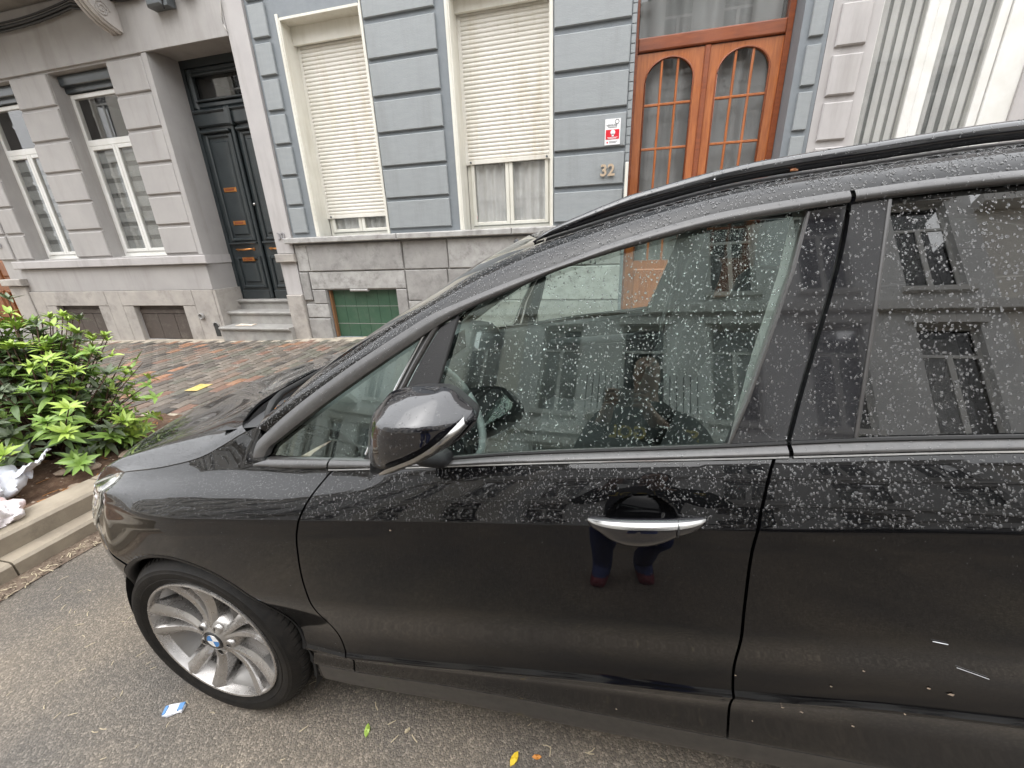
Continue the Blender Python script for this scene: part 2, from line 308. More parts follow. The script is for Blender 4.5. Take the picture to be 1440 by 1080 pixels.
def wall_holes(mb, x0, x1, z0, z1, y, depth, holes, mi=0):
    """front wall sheet at y with openings (hx0,hx1,hz0,hz1[,depth]) and their reveals"""
    xs = sorted({x0, x1, *[h[0] for h in holes], *[h[1] for h in holes]}); zs = sorted({z0, z1, *[h[2] for h in holes], *[h[3] for h in holes]})
    xs = [x for x in xs if x0 <= x <= x1]; zs = [z for z in zs if z0 <= z <= z1]
    for i in range(len(xs) - 1):
        for j in range(len(zs) - 1):
            cx, cz = (xs[i] + xs[i + 1]) / 2, (zs[j] + zs[j + 1]) / 2
            if any(h[0] < cx < h[1] and h[2] < cz < h[3] for h in holes): continue
            mb.add([(xs[i], y, zs[j]), (xs[i + 1], y, zs[j]), (xs[i + 1], y, zs[j + 1]), (xs[i], y, zs[j + 1])], [(0, 1, 2, 3)], mi)
    for h in holes:
        d = y + (h[4] if len(h) > 4 else depth); a, b, c, e = h[:4]
        mb.add([(a, y, c), (a, d, c), (a, d, e), (a, y, e)], [(0, 1, 2, 3)], mi); mb.add([(b, y, c), (b, d, c), (b, d, e), (b, y, e)], [(3, 2, 1, 0)], mi)
        mb.add([(a, y, e), (b, y, e), (b, d, e), (a, d, e)], [(3, 2, 1, 0)], mi); mb.add([(a, y, c), (b, y, c), (b, d, c), (a, d, c)], [(0, 1, 2, 3)], mi)
    return mb

# ------------------------------------------------------------------ ground
YF = 5.3
def zr(x): return .024 * (x + 1.17)
def zs_(x, y): return .165 + .027 * (x + 4) - .03 * (YF - y)
PX = -2.95            # end kerb of the planted bump-out
gr = MB()
xs = [-90, -40, -20, -12] + [x * .5 for x in range(-20, 13)] + [8, 12, 20, 40, 90]
gr.grid([[(x, y, zr(x) - .03 - (.06 if y > 2 else 0)) for y in (-90, -30, -8, 2.5, 30, 90)] for x in xs], flip=True)
o = gr.build('ground', 'asphalt'); o['kind'] = 'structure'
gr = MB(); gr.grid([[(x, y, zr(x)) for y in (-6.2, -3, 0, 1, 2.06)] for x in xs], flip=True)
o = gr.build('road', 'asphalt'); o['kind'] = 'structure'
# pavement bed (joint sand) on the house side
gr = MB(); gr.grid([[(x, y, zs_(x, y) - .006) for y in (2.14, 3, 4, 5.02, 5.9)] for x in [x_ for x_ in xs if x_ >= -12 or x_ < 0]], flip=True)
pave = gr.build('pavement', 'sand_joint'); pave['kind'] = 'structure'
gr = MB(); gr.grid([[(x, y, zs_(x, y) + .004) for y in (5.06 + .02 * math.sin(i * 2.1), 5.32)] for i, x in enumerate([-12 + .3 * k for k in range(75)])], flip=True)
gr.build('pavement_edge', 'sandy_edge')['kind'] = 'structure'
# opposite pavement
gr = MB(); gr.grid([[(x, y, zr(x) + .12) for y in (-9, -6.35)] for x in xs], flip=True); gr.grid([[(x, -6.35, zr(x) + .12 - k) for k in (0, .15)] for x in xs])
gr.build('opposite_pavement', 'kerb_stone')['kind'] = 'structure'

# pavers: brick long side along y, running joints along y, half bond
paver_me = []
for k in range(3):
    m_ = MB(); hx, hy, b = .0608, .0925, .006
    def ring(sx, sy, z): return [(-hx + sx, -hy + sy, z), (hx - sx, -hy + sy, z), (hx - sx, hy - sy, z), (-hx + sx, hy - sy, z)]
    v = ring(0, 0, -.02) + ring(0, 0, .0) + ring(b, b, .006 + .001 * k) + ring(b * 2.2, b * 2.2, .0075 + .0005 * k)
    f = [(r * 4 + i, r * 4 + (i + 1) % 4, r * 4 + 4 + (i + 1) % 4, r * 4 + 4 + i) for r in range(3) for i in range(4)] + [(12, 13, 14, 15)]
    m_.add(v, f)
    for mi, pm in enumerate(PAV): paver_me.append(m_.mesh('brick', pm, smooth=True, ang=30))
cells = []
x = -11.0; ci = 0
while x < 6.5:
    y = 2.16 + (.1 if ci % 2 else 0)
    while y < 5.02:
        if not (x < PX - .1 and y < 2.45 and x > -8.6):
            cells.append((x + rnd.uniform(-.003, .003), y + .098))
        y += .202
    x += .137; ci += 1
def pmat(x, y):
    v = rnd.random()
    blob = math.sin(x * 2.3 + 1) * math.cos(y * 2.9 + x * .8)
    if blob > .66 and v < .38: return rnd.choice([5, 6, 6, 7])
    if v < .13: return rnd.choice([5, 6, 6, 4])
    return rnd.choice([0, 0, 1, 1, 2, 3, 3, 4, 8])
cells.sort(key=lambda c: (c[0] > -3.0, math.hypot(c[0], c[1])) if c[0] > -9.5 else (True, 99))
rest = MB()
for i, (px, py) in enumerate(cells):
    k = rnd.randrange(3); mi = pmat(px, py); dz = rnd.uniform(-.0025, .0025)
    z = zs_(px, py) + .001 + dz
    if i < 300:
        o = link('brick', paver_me[k * len(PAV) + mi], pave); o.location = (px, py, z); o.rotation_euler = (rnd.uniform(-.012, .012) - .03 + .06, rnd.uniform(-.01, .01) - .027, rnd.uniform(-.02, .02))
    else:
        hx, hy, b = .0608, .0925, .006
        v = [(px - hx, py - hy, z - .02), (px + hx, py - hy, z - .02), (px + hx, py + hy, z - .02), (px - hx, py + hy, z - .02)] + \
            [(px + sx * (hx - b * q), py + sy * (hy - b * q), zs_(px + sx * hx, py + sy * hy) + h + dz) for q, h in ((0, .002), (1.6, .008)) for sx, sy in ((-1, -1), (1, -1), (1, 1), (-1, 1))]
        rest.add(v, [(r * 4 + j, r * 4 + (j + 1) % 4, r * 4 + 4 + (j + 1) % 4, r * 4 + 4 + j) for r in range(2) for j in range(4)] + [(8, 9, 10, 11)], mi)
rest.build('brick_paving', PAV, pave, kind='stuff')

# kerbs along the parking bay and the bump-out
def kerb_run(name, p0, p1, wdt, zt0, zt1, drop, seg=1.0, mt='kerb_stone', parent=None):
    p0, p1 = Vector((*p0, zt0)), Vector((*p1, zt1)); d = p1 - p0; n_ = max(1, round(d.length / seg)); nrm = Vector((-d.y, d.x, 0)).normalized() * wdt
    proto = None
    root = parent
    for i in range(n_):
        a = p0 + d * (i + .006) / n_; b_ = p0 + d * (i + .994) / n_; bb = .014
        n1 = nrm.normalized()
        v = [a + Vector((0, 0, -drop)), b_ + Vector((0, 0, -drop)), b_ + nrm + Vector((0, 0, -drop)), a + nrm + Vector((0, 0, -drop)),
             a + Vector((0, 0, -bb)), b_ + Vector((0, 0, -bb)), b_ + nrm, a + nrm, a + n1 * bb, b_ + n1 * bb]
        m_ = MB().add(v, [(0, 1, 5, 4), (4, 5, 9, 8), (8, 9, 6, 7), (1, 2, 6, 9, 5), (0, 4, 8, 7, 3), (2, 3, 7, 6)])
        recalc(m_.build('kerb_stone', mt, root))
kerb = link('kerb', MB().box(-60, 60, 2.16, 2.3, -1.2, -.9).mesh('kerb', 'kerb_stone')); kerb['kind'] = 'structure'
kerb_run('kerb', (PX, 2.04), (7, 2.04), .12, zs_(PX, 2.14) + .002, zs_(7, 2.14) + .002, .2, .95, parent=kerb)
kerb_run('kerb', (PX + .14, 2.03), (PX + .0, -.2 + .0), -.0 + .0001, 0, 0, .01, 9, parent=kerb) if False else None
# bump-out end kerb: upper stone and lower ledge, running along y
ZT = .155; ZL = .055
def edge_run(x0, x1, y0, y1, ztop, zbot, n_, parent):
    L = (y1 - y0) / n_
    for i in range(n_):
        a, b_ = y0 + L * i + .004, y0 + L * (i + 1) - .004; c = .014
        v = [(x1, a, zbot), (x1, b_, zbot), (x1, b_, ztop - c), (x1, a, ztop - c), (x1 - c, b_, ztop), (x1 - c, a, ztop), (x0, b_, ztop), (x0, a, ztop), (x0, a, zbot), (x0, b_, zbot)]
        recalc(MB().add(v, [(0, 1, 2, 3), (3, 2, 4, 5), (5, 4, 6, 7), (8, 0, 3, 5, 7), (1, 9, 6, 4, 2), (8, 7, 6, 9)]).build('kerb_stone', 'kerb_stone', parent))
edge_run(-3.15, -2.95, -.15, 2.3, ZT, -.12, 3, kerb)
edge_run(-2.948, -2.83, -.15, 2.02, ZL, -.12, 4, kerb)
edge_run(-9.0, -8.8, -.15, 2.3, ZT - .12, -.3, 2, kerb)
m_ = MB(); m_.box(-8.8, -3.16, -.15, .03, -.3, .14); m_.build('kerb_stone', 'kerb_stone', kerb)
m_ = MB(); m_.grid([[(-2.83 + .13 * t + .02 * math.sin(y * 5) * t, y, zr(-2.8) + .006 + .01 * (1 - t)) for t in (0, .5, 1)] for y in np.linspace(-.15, 2.03, 30)]); recalc(m_.build('gutter', 'gutter_dirt'))['kind'] = 'structure'
# soil bed
def soil_z(x, y):
    return .125 + .025 * (x + 4) * .4 + .02 * math.sin(x * 3.1 + y * 2) + .015 * math.sin(x * 7.7 - y * 5.1) + .05 * math.exp(-((x + 3.75) ** 2 + (y - 1.65) ** 2) / .15) + .012 * math.sin(x * 19 + y * 7) * math.cos(y * 17)
m_ = MB(); m_.grid([[(x, y, soil_z(x, y) + rnd.uniform(-.008, .008)) for y in np.linspace(.03, 2.46, 80)] for x in np.linspace(-8.8, -3.12, 160)], flip=True)
o = m_.build('soil', 'soil', smooth=True); o['kind'] = 'structure'

# ------------------------------------------------------------------ houses
def blocks(root, x0, x1, bottoms, h, mt, y=YF, depth=.03, bev=.008, name='block'):
    for zb in bottoms:
        MB().cbox(x0, x1, y, y + depth + .01, zb, zb + h, bev).build(name, mt, root)
def casement(root, x0, x1, z0, z1, y, fr=.055, mt='white_frame', mull=.05, transom=None, blinds=False, parent_name='window', dark='room_dark'):
    """window: outer frame, two sashes, panes, optional fixed top light; curtains behind"""
    wn = MB(); d = .06
    wn.cbox(x0, x0 + fr, y, y + d, z0, z1, .004); wn.cbox(x1 - fr, x1, y, y + d, z0, z1, .004)
    wn.cbox(x0 + fr + .001, x1 - fr - .001, y, y + d, z0, z0 + fr, .004); wn.cbox(x0 + fr + .001, x1 - fr - .001, y, y + d, z1 - fr, z1, .004)
    zt = transom if transom else z1 - fr
    if transom: wn.cbox(x0 + fr + .001, x1 - fr - .001, y - .012, y + d, zt - .045, zt + .045, .008)
    f = wn.build('window', mt, root)
    xm = (x0 + x1) / 2; top = zt - (.046 if transom else .001)
    for a, b in ((x0 + fr + .002, xm - .002), (xm + .002, x1 - fr - .002)):
        s = MB(); q = mull
        s.cbox(a, a + q, y - .018, y + .03, z0 + fr + .002, top, .006); s.cbox(b - q, b, y - .018, y + .03, z0 + fr + .002, top, .006)
        s.cbox(a + q, b - q, y - .017, y + .03, z0 + fr + .002, z0 + fr + q, .006); s.cbox(a + q, b - q, y - .017, y + .03, top - q, top, .006)
        s.build('sash', mt, f)
        MB().box(a + q, b - q, y + .008, y + .012, z0 + fr + q, top - q).build('pane', 'window_glass', f)
    if transom: MB().box(x0 + fr, x1 - fr, y + .02, y + .024, zt + .045, z1 - fr).build('pane', 'window_glass', f)
    return f
def curtain(f, x0, x1, z0, z1, y, mt='curtain', amp=.03, n=9, gap=None):
    m_ = MB(); N = 80; P = []
    for i in range(N):
        x = x0 + (x1 - x0) * i / (N - 1); P.append([(x, y + amp * math.sin(i / (N - 1) * n * 6.283 + .4 * math.sin(i * .3)), z) for z in (z0, z1)])
    m_.grid(P); m_.build('curtain', mt, f, smooth=True)
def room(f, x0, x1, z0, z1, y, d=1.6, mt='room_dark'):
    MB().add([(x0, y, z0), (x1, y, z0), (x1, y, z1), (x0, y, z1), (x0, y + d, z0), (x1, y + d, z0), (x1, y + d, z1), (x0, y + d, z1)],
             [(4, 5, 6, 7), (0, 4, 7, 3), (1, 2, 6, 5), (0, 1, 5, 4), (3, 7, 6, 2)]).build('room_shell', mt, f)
slat_me = {}
def shutter(root, x0, x1, z0, z1, y, pitch=.0455):
    sh = MB(); sh.cbox(x0, x1, y - .012, y + .02, z0, z0 + .05, .004); sh.box(x0 - .03, x0 + .012, y - .01, y - .002, z0, z1); sh.box(x1 - .012, x1 + .03, y - .01, y - .002, z0, z1)
    s = sh.build('roller_shutter', 'shutter_cream', root)
    key = round(x1 - x0, 3)
    if key not in slat_me:
        m_ = MB(); hw = (x1 - x0) / 2; pf = [(0, .010), (.004, .002), (.016, -.003), (.030, -.003), (.0415, .001), (.0452, .010)]
        m_.grid([[(xx, yy, zz) for zz, yy in pf] for xx in (-hw, hw)]); slat_me[key] = m_.mesh('slat', 'shutter_cream', smooth=True, ang=50)
    n_ = int((z1 - z0 - .05) / pitch) + 1
    for i in range(n_):
        o = link('slat', slat_me[key], s); o.location = ((x0 + x1) / 2, y, z0 + .051 + i * pitch)
    for xx in (x0 + .04, x1 - .04):
        MB().lathe([(.0, -.016), (.012, -.014), (.012, 0)], (xx, y - .012, z0 + .025), n=10).build('bolt', 'box_grey', s)
    return s
TXT = {}
def text(name, s, size, x, z, y, mt, parent, ext=.004, rz=0, bold=.0, align='LEFT'):
    cu = bpy.data.curves.new(name, 'FONT'); cu.body = s; cu.size = size; cu.extrude = ext; cu.offset = bold; cu.align_x = align; cu.resolution_u = 3
    ob = bpy.data.objects.new(name, cu); col.objects.link(ob); bpy.context.view_layer.update()
    me = bpy.data.meshes.new_from_object(ob); col.objects.unlink(ob); bpy.data.objects.remove(ob)
    me.materials.clear(); me.materials.append(MATS[mt]); o = link(name, me, parent)
    o.location = (x, y, z); o.rotation_euler = (R(90), 0, rz); return o

# ---- the grey house with the dark double door
h30 = thing('town_house', 'mauve grey town house with dark panelled double door and two tall white windows', 'house', (-7.5, YF, 0), 'row houses across the pavement')
h30.location = (0, 0, 0)
W30 = [(-10.08, -9.0, 1.49, 4.08, .26), (-8.2, -7.02, 1.49, 4.08, .26)]
wl = MB(); wall_holes(wl, -10.5, -4.552, -.6, 10.5, YF + .03, .24, W30 + [(-6.25, -4.87, .05, 4.15, .6), (-9.95, -8.88, .03, .67, .1), (-8.06, -6.95, .07, .67, .1),
                       (-9.9, -8.7, 5.6, 8.2, .25), (-8.0, -6.8, 5.6, 8.2, .25), (-6.1, -5.0, 5.6, 8.2, .25)])
wl.build('wall', 'plaster_mauve', h30)
Z30 = [1.51, 1.945, 2.375, 2.81, 3.245, 3.68]
for a, b in ((-10.5, -10.085), (-8.99, -8.21), (-7.01, -6.345)):
    blocks(h30, a, b, Z30, .392, 'plaster_mauve', depth=.03, bev=.012)
for i in (0,):
    MB().cbox(-10.5, -4.86, YF - .004, YF + .03, 4.105, 4.83, .004).build('frieze', 'plaster_mauve', h30)
MB().cbox(-4.855, -4.56, YF - .002, YF + .03, 1.445, 4.83, .004).build('jamb_strip', 'plaster_mauve_light', h30)
MB().cbox(-6.34, -6.252, YF, YF + .03, 1.475, 4.10, .004).build('jamb_strip', 'plaster_mauve', h30)
MB().cbox(-10.5, -6.252, YF - .006, YF + .03, .935, 1.33, .003).build('apron_panel', 'plaster_mauve', h30)
sb = MB(); sb.cbox(-10.54, -6.15, YF - .075, YF + .03, 1.34, 1.47, .01); bevel(sb.build('sill_band', 'plaster_mauve_light', h30))
# stone plinth with cellar windows
for a, b, c, d in ((-10.5, -10.2, -.3, .93), (-8.63, -8.3, -.2, .93), (-6.68, -6.256, -.2, .93)):
    MB().cbox(a, b, YF - .03, YF + .03, c, d, .006).build('plinth_stone', 'stone_plinth', h30)
MB().cbox(-8.88, -8.633, YF - .028, YF + .03, -.2, .672, .006).build('plinth_stone', 'stone_plinth', h30)
MB().cbox(-8.297, -8.06, YF - .028, YF + .03, -.2, .672, .006).build('plinth_stone', 'stone_plinth', h30)
MB().cbox(-6.95, -6.683, YF - .028, YF + .03, -.2, .672, .006).build('plinth_stone', 'stone_plinth', h30)
MB().cbox(-10.197, -9.95, YF - .028, YF + .03, -.3, .672, .006).build('plinth_stone', 'stone_plinth', h30)
for a, b in ((-10.197, -8.633), (-8.297, -6.683)):
    MB().cbox(a, b, YF - .034, YF + .03, .676, .93, .006).build('lintel_stone', 'stone_plinth', h30)
for a, b, z0 in ((-9.95, -8.88, .03), (-8.06, -6.95, .07)):
    c = MB().box(a, b, YF + .07, YF + .1, z0 - .1, .672).build('cellar_window', 'board_brown', h30)
    n_ = 3
    for i in range(n_):
        xx = a + (b - a) * i / n_; MB().cbox(xx + .004, xx + (b - a) / n_ - .004, YF + .055, YF + .072, z0 + .01, .52, .003).build('board', 'board_brown', c)
    MB().cbox(a + .004, b - .004, YF + .05, YF + .072, .53, .60, .003).build('board', 'board_brown', c)
# rainwater outlet and hole
o = MB().lathe([(.055, -.004), (.055, -.03), (.04, -.04), (.035, -.005), (.0, .0)], (-6.6, YF - .03, .5), n=20).build('drain_boss', 'bluestone', h30, smooth=True)
m_ = MB(); m_.add([(-6.36 + .05 * math.cos(a), YF - .034, .34 + .05 * math.sin(a)) for a in np.linspace(0, math.pi, 9)] + [(-6.41, YF - .034, .16), (-6.31, YF - .034, .16)], [tuple(range(11))])
recalc(m_.build('drain_hole', 'room_dark', h30))
m_ = MB(); m_.tube([(-6.36 + .058 * math.cos(a), YF - .038, .34 + .058 * math.sin(a)) for a in np.linspace(0, math.pi, 11)], .009, 6); m_.build('drain_rim', 'bluestone_light', h30)
# reveals of plinth in doorway
MB().box(-6.252, -6.2, YF - .02, YF + .55, .0, .93).build('plinth_stone', 'stone_plinth', h30)
MB().cbox(-6.256, -6.235, YF, YF + .56, 1.34, 1.47, .004).build('sill_return', 'plaster_mauve_light', h30)
# windows
for a, b in ((-10.08, -9.0), (-8.2, -7.02)):
    f = casement(h30, a, b, 1.5, 3.86, YF + .22, fr=.06, transom=3.2, mull=.055)
    MB().cbox(a, b, YF + .18, YF + .26, 3.87, 4.08, .004).build('shutter_box', 'charcoal_wood', f)
    MB().cbox(a + .02, b - .02, YF + .12, YF + .2, 3.94, 4.07, .01).build('shutter_rail', 'charcoal_wood', f)
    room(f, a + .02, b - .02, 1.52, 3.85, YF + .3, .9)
    for k in range(7):
        if k == 0: MB().box(a + .06, b - .06, YF + .262, YF + .266, 1.56, 3.16).build('net_curtain', 'blind_back', f)
        zz = 1.6 + k * .22; m_ = MB().box(a + .07, b - .07, YF + .25, YF + .255, zz, zz + .15); m_.build('blind_band', 'blind_grey', f)
    MB().cbox(a - .03, b + .03, YF + .16, YF + .29, 1.47, 1.5, .004).build('window_sill', 'white_frame', f)
# dark double door
DY = YF + .48
dr = MB(); dr.box(-6.25, -6.19, DY - .02, DY + .08, .72, 4.15); dr.box(-4.93, -4.87, DY - .02, DY + .08, .72, 4.15); dr.box(-6.19, -4.93, DY - .02, DY + .08, 4.05, 4.15)
door = dr.build('front_door', 'charcoal_wood', h30)
def frame4(x0, x1, z0, z1, y, wdt, prj, mt, par, name='moulding'):
    m_ = MB(); m_.cbox(x0, x0 + wdt, y - prj, y + .01, z0, z1, wdt * .3); m_.cbox(x1 - wdt, x1, y - prj, y + .01, z0, z1, wdt * .3)
    m_.cbox(x0 + wdt, x1 - wdt, y - prj + .001, y + .01, z0, z0 + wdt, wdt * .3); m_.cbox(x0 + wdt, x1 - wdt, y - prj + .001, y + .01, z1 - wdt, z1, wdt * .3)
    return m_.build(name, mt, par)
frame4(-6.19, -4.93, 3.53, 4.05, DY, .09, .03, 'charcoal_wood', door, 'transom_frame'); frame4(-6.1, -5.02, 3.62, 3.97, DY, .03, .045, 'charcoal_wood', door)
MB().box(-6.1, -5.02, DY + .02, DY + .024, 3.62, 3.97).build('transom_pane', 'window_glass', door)
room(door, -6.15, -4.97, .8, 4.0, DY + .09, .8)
MB().cbox(-6.19, -4.93, DY - .05, DY + .05, 3.30, 3.53, .02).build('transom_bar', 'charcoal_wood', door)
MB().cbox(-6.19, -4.93, DY - .08, DY + .05, 3.47, 3.51, .015).build('transom_bar', 'charcoal_wood', door)
MB().cbox(-5.6, -5.5, DY - .1, DY, 3.28, 3.52, .02).build('keystone', 'charcoal_wood', door)
for a, b in ((-6.19, -5.585), (-5.53, -4.93)):
    lf = MB().box(a, b, DY, DY + .05, .72, 3.3).build('door_leaf', 'charcoal_wood', door)
    frame4(a + .06, b - .05, 1.66, 3.2, DY, .05, .03, 'charcoal_wood', door); MB().cbox(a + .16, b - .15, DY - .022, DY + .01, 1.76, 3.1, .015).build('door_panel', 'charcoal_wood', door)
    frame4(a + .06, b - .05, .9, 1.42, DY, .05, .03, 'charcoal_wood', door); MB().cbox(a + .16, b - .15, DY - .022, DY + .01, 1.0, 1.32, .015).build('door_panel', 'charcoal_wood', door)
    MB().cbox(a + .03, b - .03, DY - .06, DY + .01, 1.615, 1.64, .008).build('door_ledge', 'charcoal_wood', door)
    MB().cbox(a + .04, b - .04, DY - .07, DY + .01, 3.21, 3.25, .012).build('door_ledge', 'charcoal_wood', door)
    MB().cbox(a + .02, b - .02, DY - .03, DY + .01, .72, .86, .01).build('kick_rail', 'charcoal_wood', door)
    m_ = MB(); m_.tube([(a + .14, DY - .015, 1.53), (a + .15, DY - .05, 1.535), ((a + b) / 2, DY - .065, 1.525), (b - .16, DY - .05, 1.535), (b - .15, DY - .015, 1.53)], [.012, .012, .018, .012, .012], 10)
    m_.lathe([(.0, -.02), (.022, -.016), (.025, 0)], (a + .14, DY, 1.53), n=12); m_.lathe([(.0, -.02), (.022, -.016), (.025, 0)], (b - .15, DY, 1.53), n=12); m_.build('door_pull', 'brass', door, smooth=True, ang=50)
MB().tube([(-5.557, DY - .03, .74), (-5.557, DY - .03, 3.28)], .028, 12).build('door_post', 'charcoal_wood', door, smooth=True, ang=60)
for zz, xx in ((2.43, -5.89), (1.94, -5.87), (1.375, -5.87)):
    MB().cbox(xx - .12, xx + .12, DY - .034, DY, zz - .033, zz + .033, .006).build('letter_slot', 'brass', door); MB().cbox(xx - .085, xx + .085, DY - .037, DY - .03, zz - .014, zz + .016, .002).build('slot_flap', 'orange_wood_dark', door)
MB().lathe([(0, -.02), (.02, -.018), (.022, 0)], (-5.5, DY - .02, 2.2), n=14).build('lock', 'silver_trim', door, smooth=True)
# steps
for x0, y0, zt_, zb, d in ((-6.16, 5.12, .345, .0, .5), (-6.2, 5.38, .555, .34, .4), (-6.2, 5.63, .72, .55, .3)):
    m_ = MB(); pf = [(y0 + .045, zb), (y0 + .045, zt_ - .06), (y0 + .02, zt_ - .052), (y0 + .004, zt_ - .035), (y0, zt_ - .018), (y0 + .006, zt_ - .004), (y0 + .02, zt_), (y0 + d, zt_)]
    m_.grid([[(xx, yy, zz) for yy, zz in pf] for xx in (x0, -4.8)]); m_.add([(x0, yy, zz) for yy, zz in pf] + [(x0, y0 + d, zb)], [tuple(range(9))]); m_.add([(-4.8, yy, zz) for yy, zz in pf] + [(-4.8, y0 + d, zb)], [tuple(range(9))])
    recalc(m_.build('step', 'step_stone', h30, smooth=False))
# right door jamb stones
MB().cbox(-4.87, -4.53, YF - .06, YF + .3, 1.32, 1.44, .012).build('jamb_ledge', 'stone_plinth', h30)
MB().cbox(-4.835, -4.56, YF - .0, YF + .55, .84, 1.32, .004).build('jamb_stone', 'plaster_mauve_light', h30)
MB().cbox(-4.82, -4.535, YF - .06, YF + .4, .0, .84, .012).build('jamb_stone', 'stone_plinth', h30)
text('house_number', '30', .14, -4.79, 1.645, YF - .012, 'grey_numbers', h30, .005)
# balcony, corbels, cornice
bal = MB(); bal.cbox(-11.0, -6.25, 4.35, YF + .03, 4.86, 5.02, .02); bal.cbox(-11.0, -6.28, 4.30, YF, 5.022, 5.10, .03)
bo = bal.build('balcony', 'balcony_stone', h30)
for i in range(34):
    xx = -10.9 + i * .138; MB().tube([(xx, 4.42, 5.1), (xx, 4.42, 6.0)], .012, 6).build('baluster', 'opp_dark', bo)
MB().tube([(-10.95, 4.42, 6.0), (-6.3, 4.42, 6.0)], .025, 8).build('rail', 'opp_dark', bo)
MB().cbox(-6.24, -4.57, YF - .12, YF + .03, 4.86, 5.0, .03).build('cornice', 'balcony_stone', h30)
MB().cbox(-6.24, -4.57, YF - .06, YF + .03, 4.80, 4.858, .02).build('cornice', 'balcony_stone', h30)
def corbel(x):
    prof = []
    for t in np.linspace(0, 1, 26):       # outer S curve: foot at the wall, belly, scroll at the tip
        yy = YF - .02 - .86 * t ** 1.15 - .10 * math.sin(t * 6.283); zz = 4.34 + .50 * t ** .85 - .03 * math.sin(t * 12)
        prof.append((yy, zz))
    prof += [(4.40, 4.86), (YF, 4.86), (YF, 4.34)]
    n_ = len(prof); hw = .10; m_ = MB(); m_.add([(x - hw, *p) for p in prof] + [(x + hw, *p) for p in prof], [tuple(range(n_)), tuple(range(n_, 2 * n_))[::-1]] + [(i, (i + 1) % n_, n_ + (i + 1) % n_, n_ + i) for i in range(n_)])
    c = recalc(m_.build('corbel', 'corbel_stone', h30))
    for dx in (-.06, 0, .06):
        MB().tube([(x + dx, p[0] - .0, p[1] - .004) for p in prof[:26]], .022, 6).build('fluting', 'corbel_stone', c, smooth=True)
    for s_ in (-1, 1):
        for (cy, cz_, r_) in ((YF - .2, 4.52, .09), (4.52, 4.78, .055)):
            a = np.linspace(0, 4.2 * math.pi, 40); m_ = MB().tube([(x + s_ * (hw + .006), cy + r_ * (1 - k / 44) * math.cos(q), cz_ + r_ * (1 - k / 44) * math.sin(q)) for k, q in enumerate(a)], .008, 5); m_.build('scroll', 'corbel_stone', c, smooth=True)
corbel(-6.62); corbel(-9.35)
for a, b in ((-9.9, -8.7), (-8.0, -6.8), (-6.1, -5.0)):
    f = casement(h30, a, b, 5.6, 8.2, YF + .2, transom=7.4)
    room(f, a, b, 5.6, 8.2, YF + .3, .5)

# ---- the blue-grey house
h32 = thing('town_house', 'blue grey town house with white roller shutters and orange wooden double door', 'house', (0, 0, 0), 'row houses across the pavement')
wl = MB(); wall_holes(wl, -4.548, 2.0, .0, 10.8, YF + .03, .3, [(-4.1, -2.97, 1.65, 4.2, .26), (-1.88, -.70, 1.65, 4.2, .26), (.2, 1.76, .1, 4.45, .3), (-4.13, -2.97, .17, .9, .12),
                       (-3.9, -2.8, 5.6, 8.4, .25), (-1.9, -.7, 5.6, 8.4, .25), (.3, 1.5, 5.6, 8.4, .25)])
wl.build('wall', 'blue_paint_dark', h32)
ZB = [1.72, 2.10, 2.48, 2.86, 3.25, 3.635, 4.03, 4.41]
for zb in ZB:
    MB().cbox(-4.50, -4.255, YF - .004, YF + .035, zb, zb + .335, .008).build('block', 'blue_paint', h32)
    MB().cbox(-2.93, -2.035, YF - .004, YF + .035, zb, zb + .335, .008).build('block', 'blue_paint', h32)
ZC = [1.70, 2.09, 2.475, 2.865, 3.255, 3.65, 4.04]
for zb in ZC:
    MB().cbox(-.665, .143, YF - .004, YF + .035, zb, zb + .33, .008).build('block', 'blue_paint', h32)
for zb in (1.31, 1.70, 2.085, 2.475, 2.865, 3.27, 3.66):
    MB().cbox(1.83, 1.955, YF - .0, YF + .035, zb, zb + .335, .006).build('block', 'blue_paint', h32)
# brick edge strip beside the door
for i in range(36):
    MB().cbox(.15, .197, YF + .018, YF + .031, 1.3 + i * .085, 1.3 + i * .085 + .079, .003).build('brick', 'blue_paint', h32)
# white window surrounds (painted reveals)
for a, b in ((-4.1, -2.97), (-1.88, -.70)):
    m_ = MB(); q = .004
    m_.box(a + q, a + .02, YF + .02, YF + .29, 1.66, 4.19); m_.box(b - .02, b - q, YF + .02, YF + .29, 1.66, 4.19); m_.box(a + .021, b - .021, YF + .02, YF + .29, 4.17, 4.196)
    m_.cbox(a - .035, a + q - .0005, YF + .012, YF + .04, 1.66, 4.235, .004); m_.cbox(b - q + .0005, b + .02, YF + .012, YF + .04, 1.66, 4.235, .004)
    m_.build('window_surround', 'cream_paint', h32)
    f = casement(h32, a + .02, b - .02, 1.66, 4.1, YF + .3, fr=.05, mull=.048, mt='cream_paint')
    curtain(f, a + .06, b - .06, 1.68, 4.0, YF + .35, amp=.018, n=9); room(f, a + .03, b - .03, 1.67, 4.1, YF + .37, .9)
    MB().box(a + .02, b - .02, YF + .2, YF + .24, 3.98 if a < -3 else 4.02, 4.2).build('shutter_box', 'cream_paint', h32)
shutter(h32, -4.05, -3.02, 1.905, 3.99, YF + .27); shutter(h32, -1.83, -.75, 2.455, 4.05, YF + .27)
# small sticker in window
st = MB().box(-1.80, -1.755, YF + .300, YF + .3035, 1.80, 1.88).build('sticker', 'sign_white', h32); MB().box(-1.797, -1.758, YF + .2985, YF + .2995, 1.80, 1.84).build('sticker_print', 'sign_red', st)
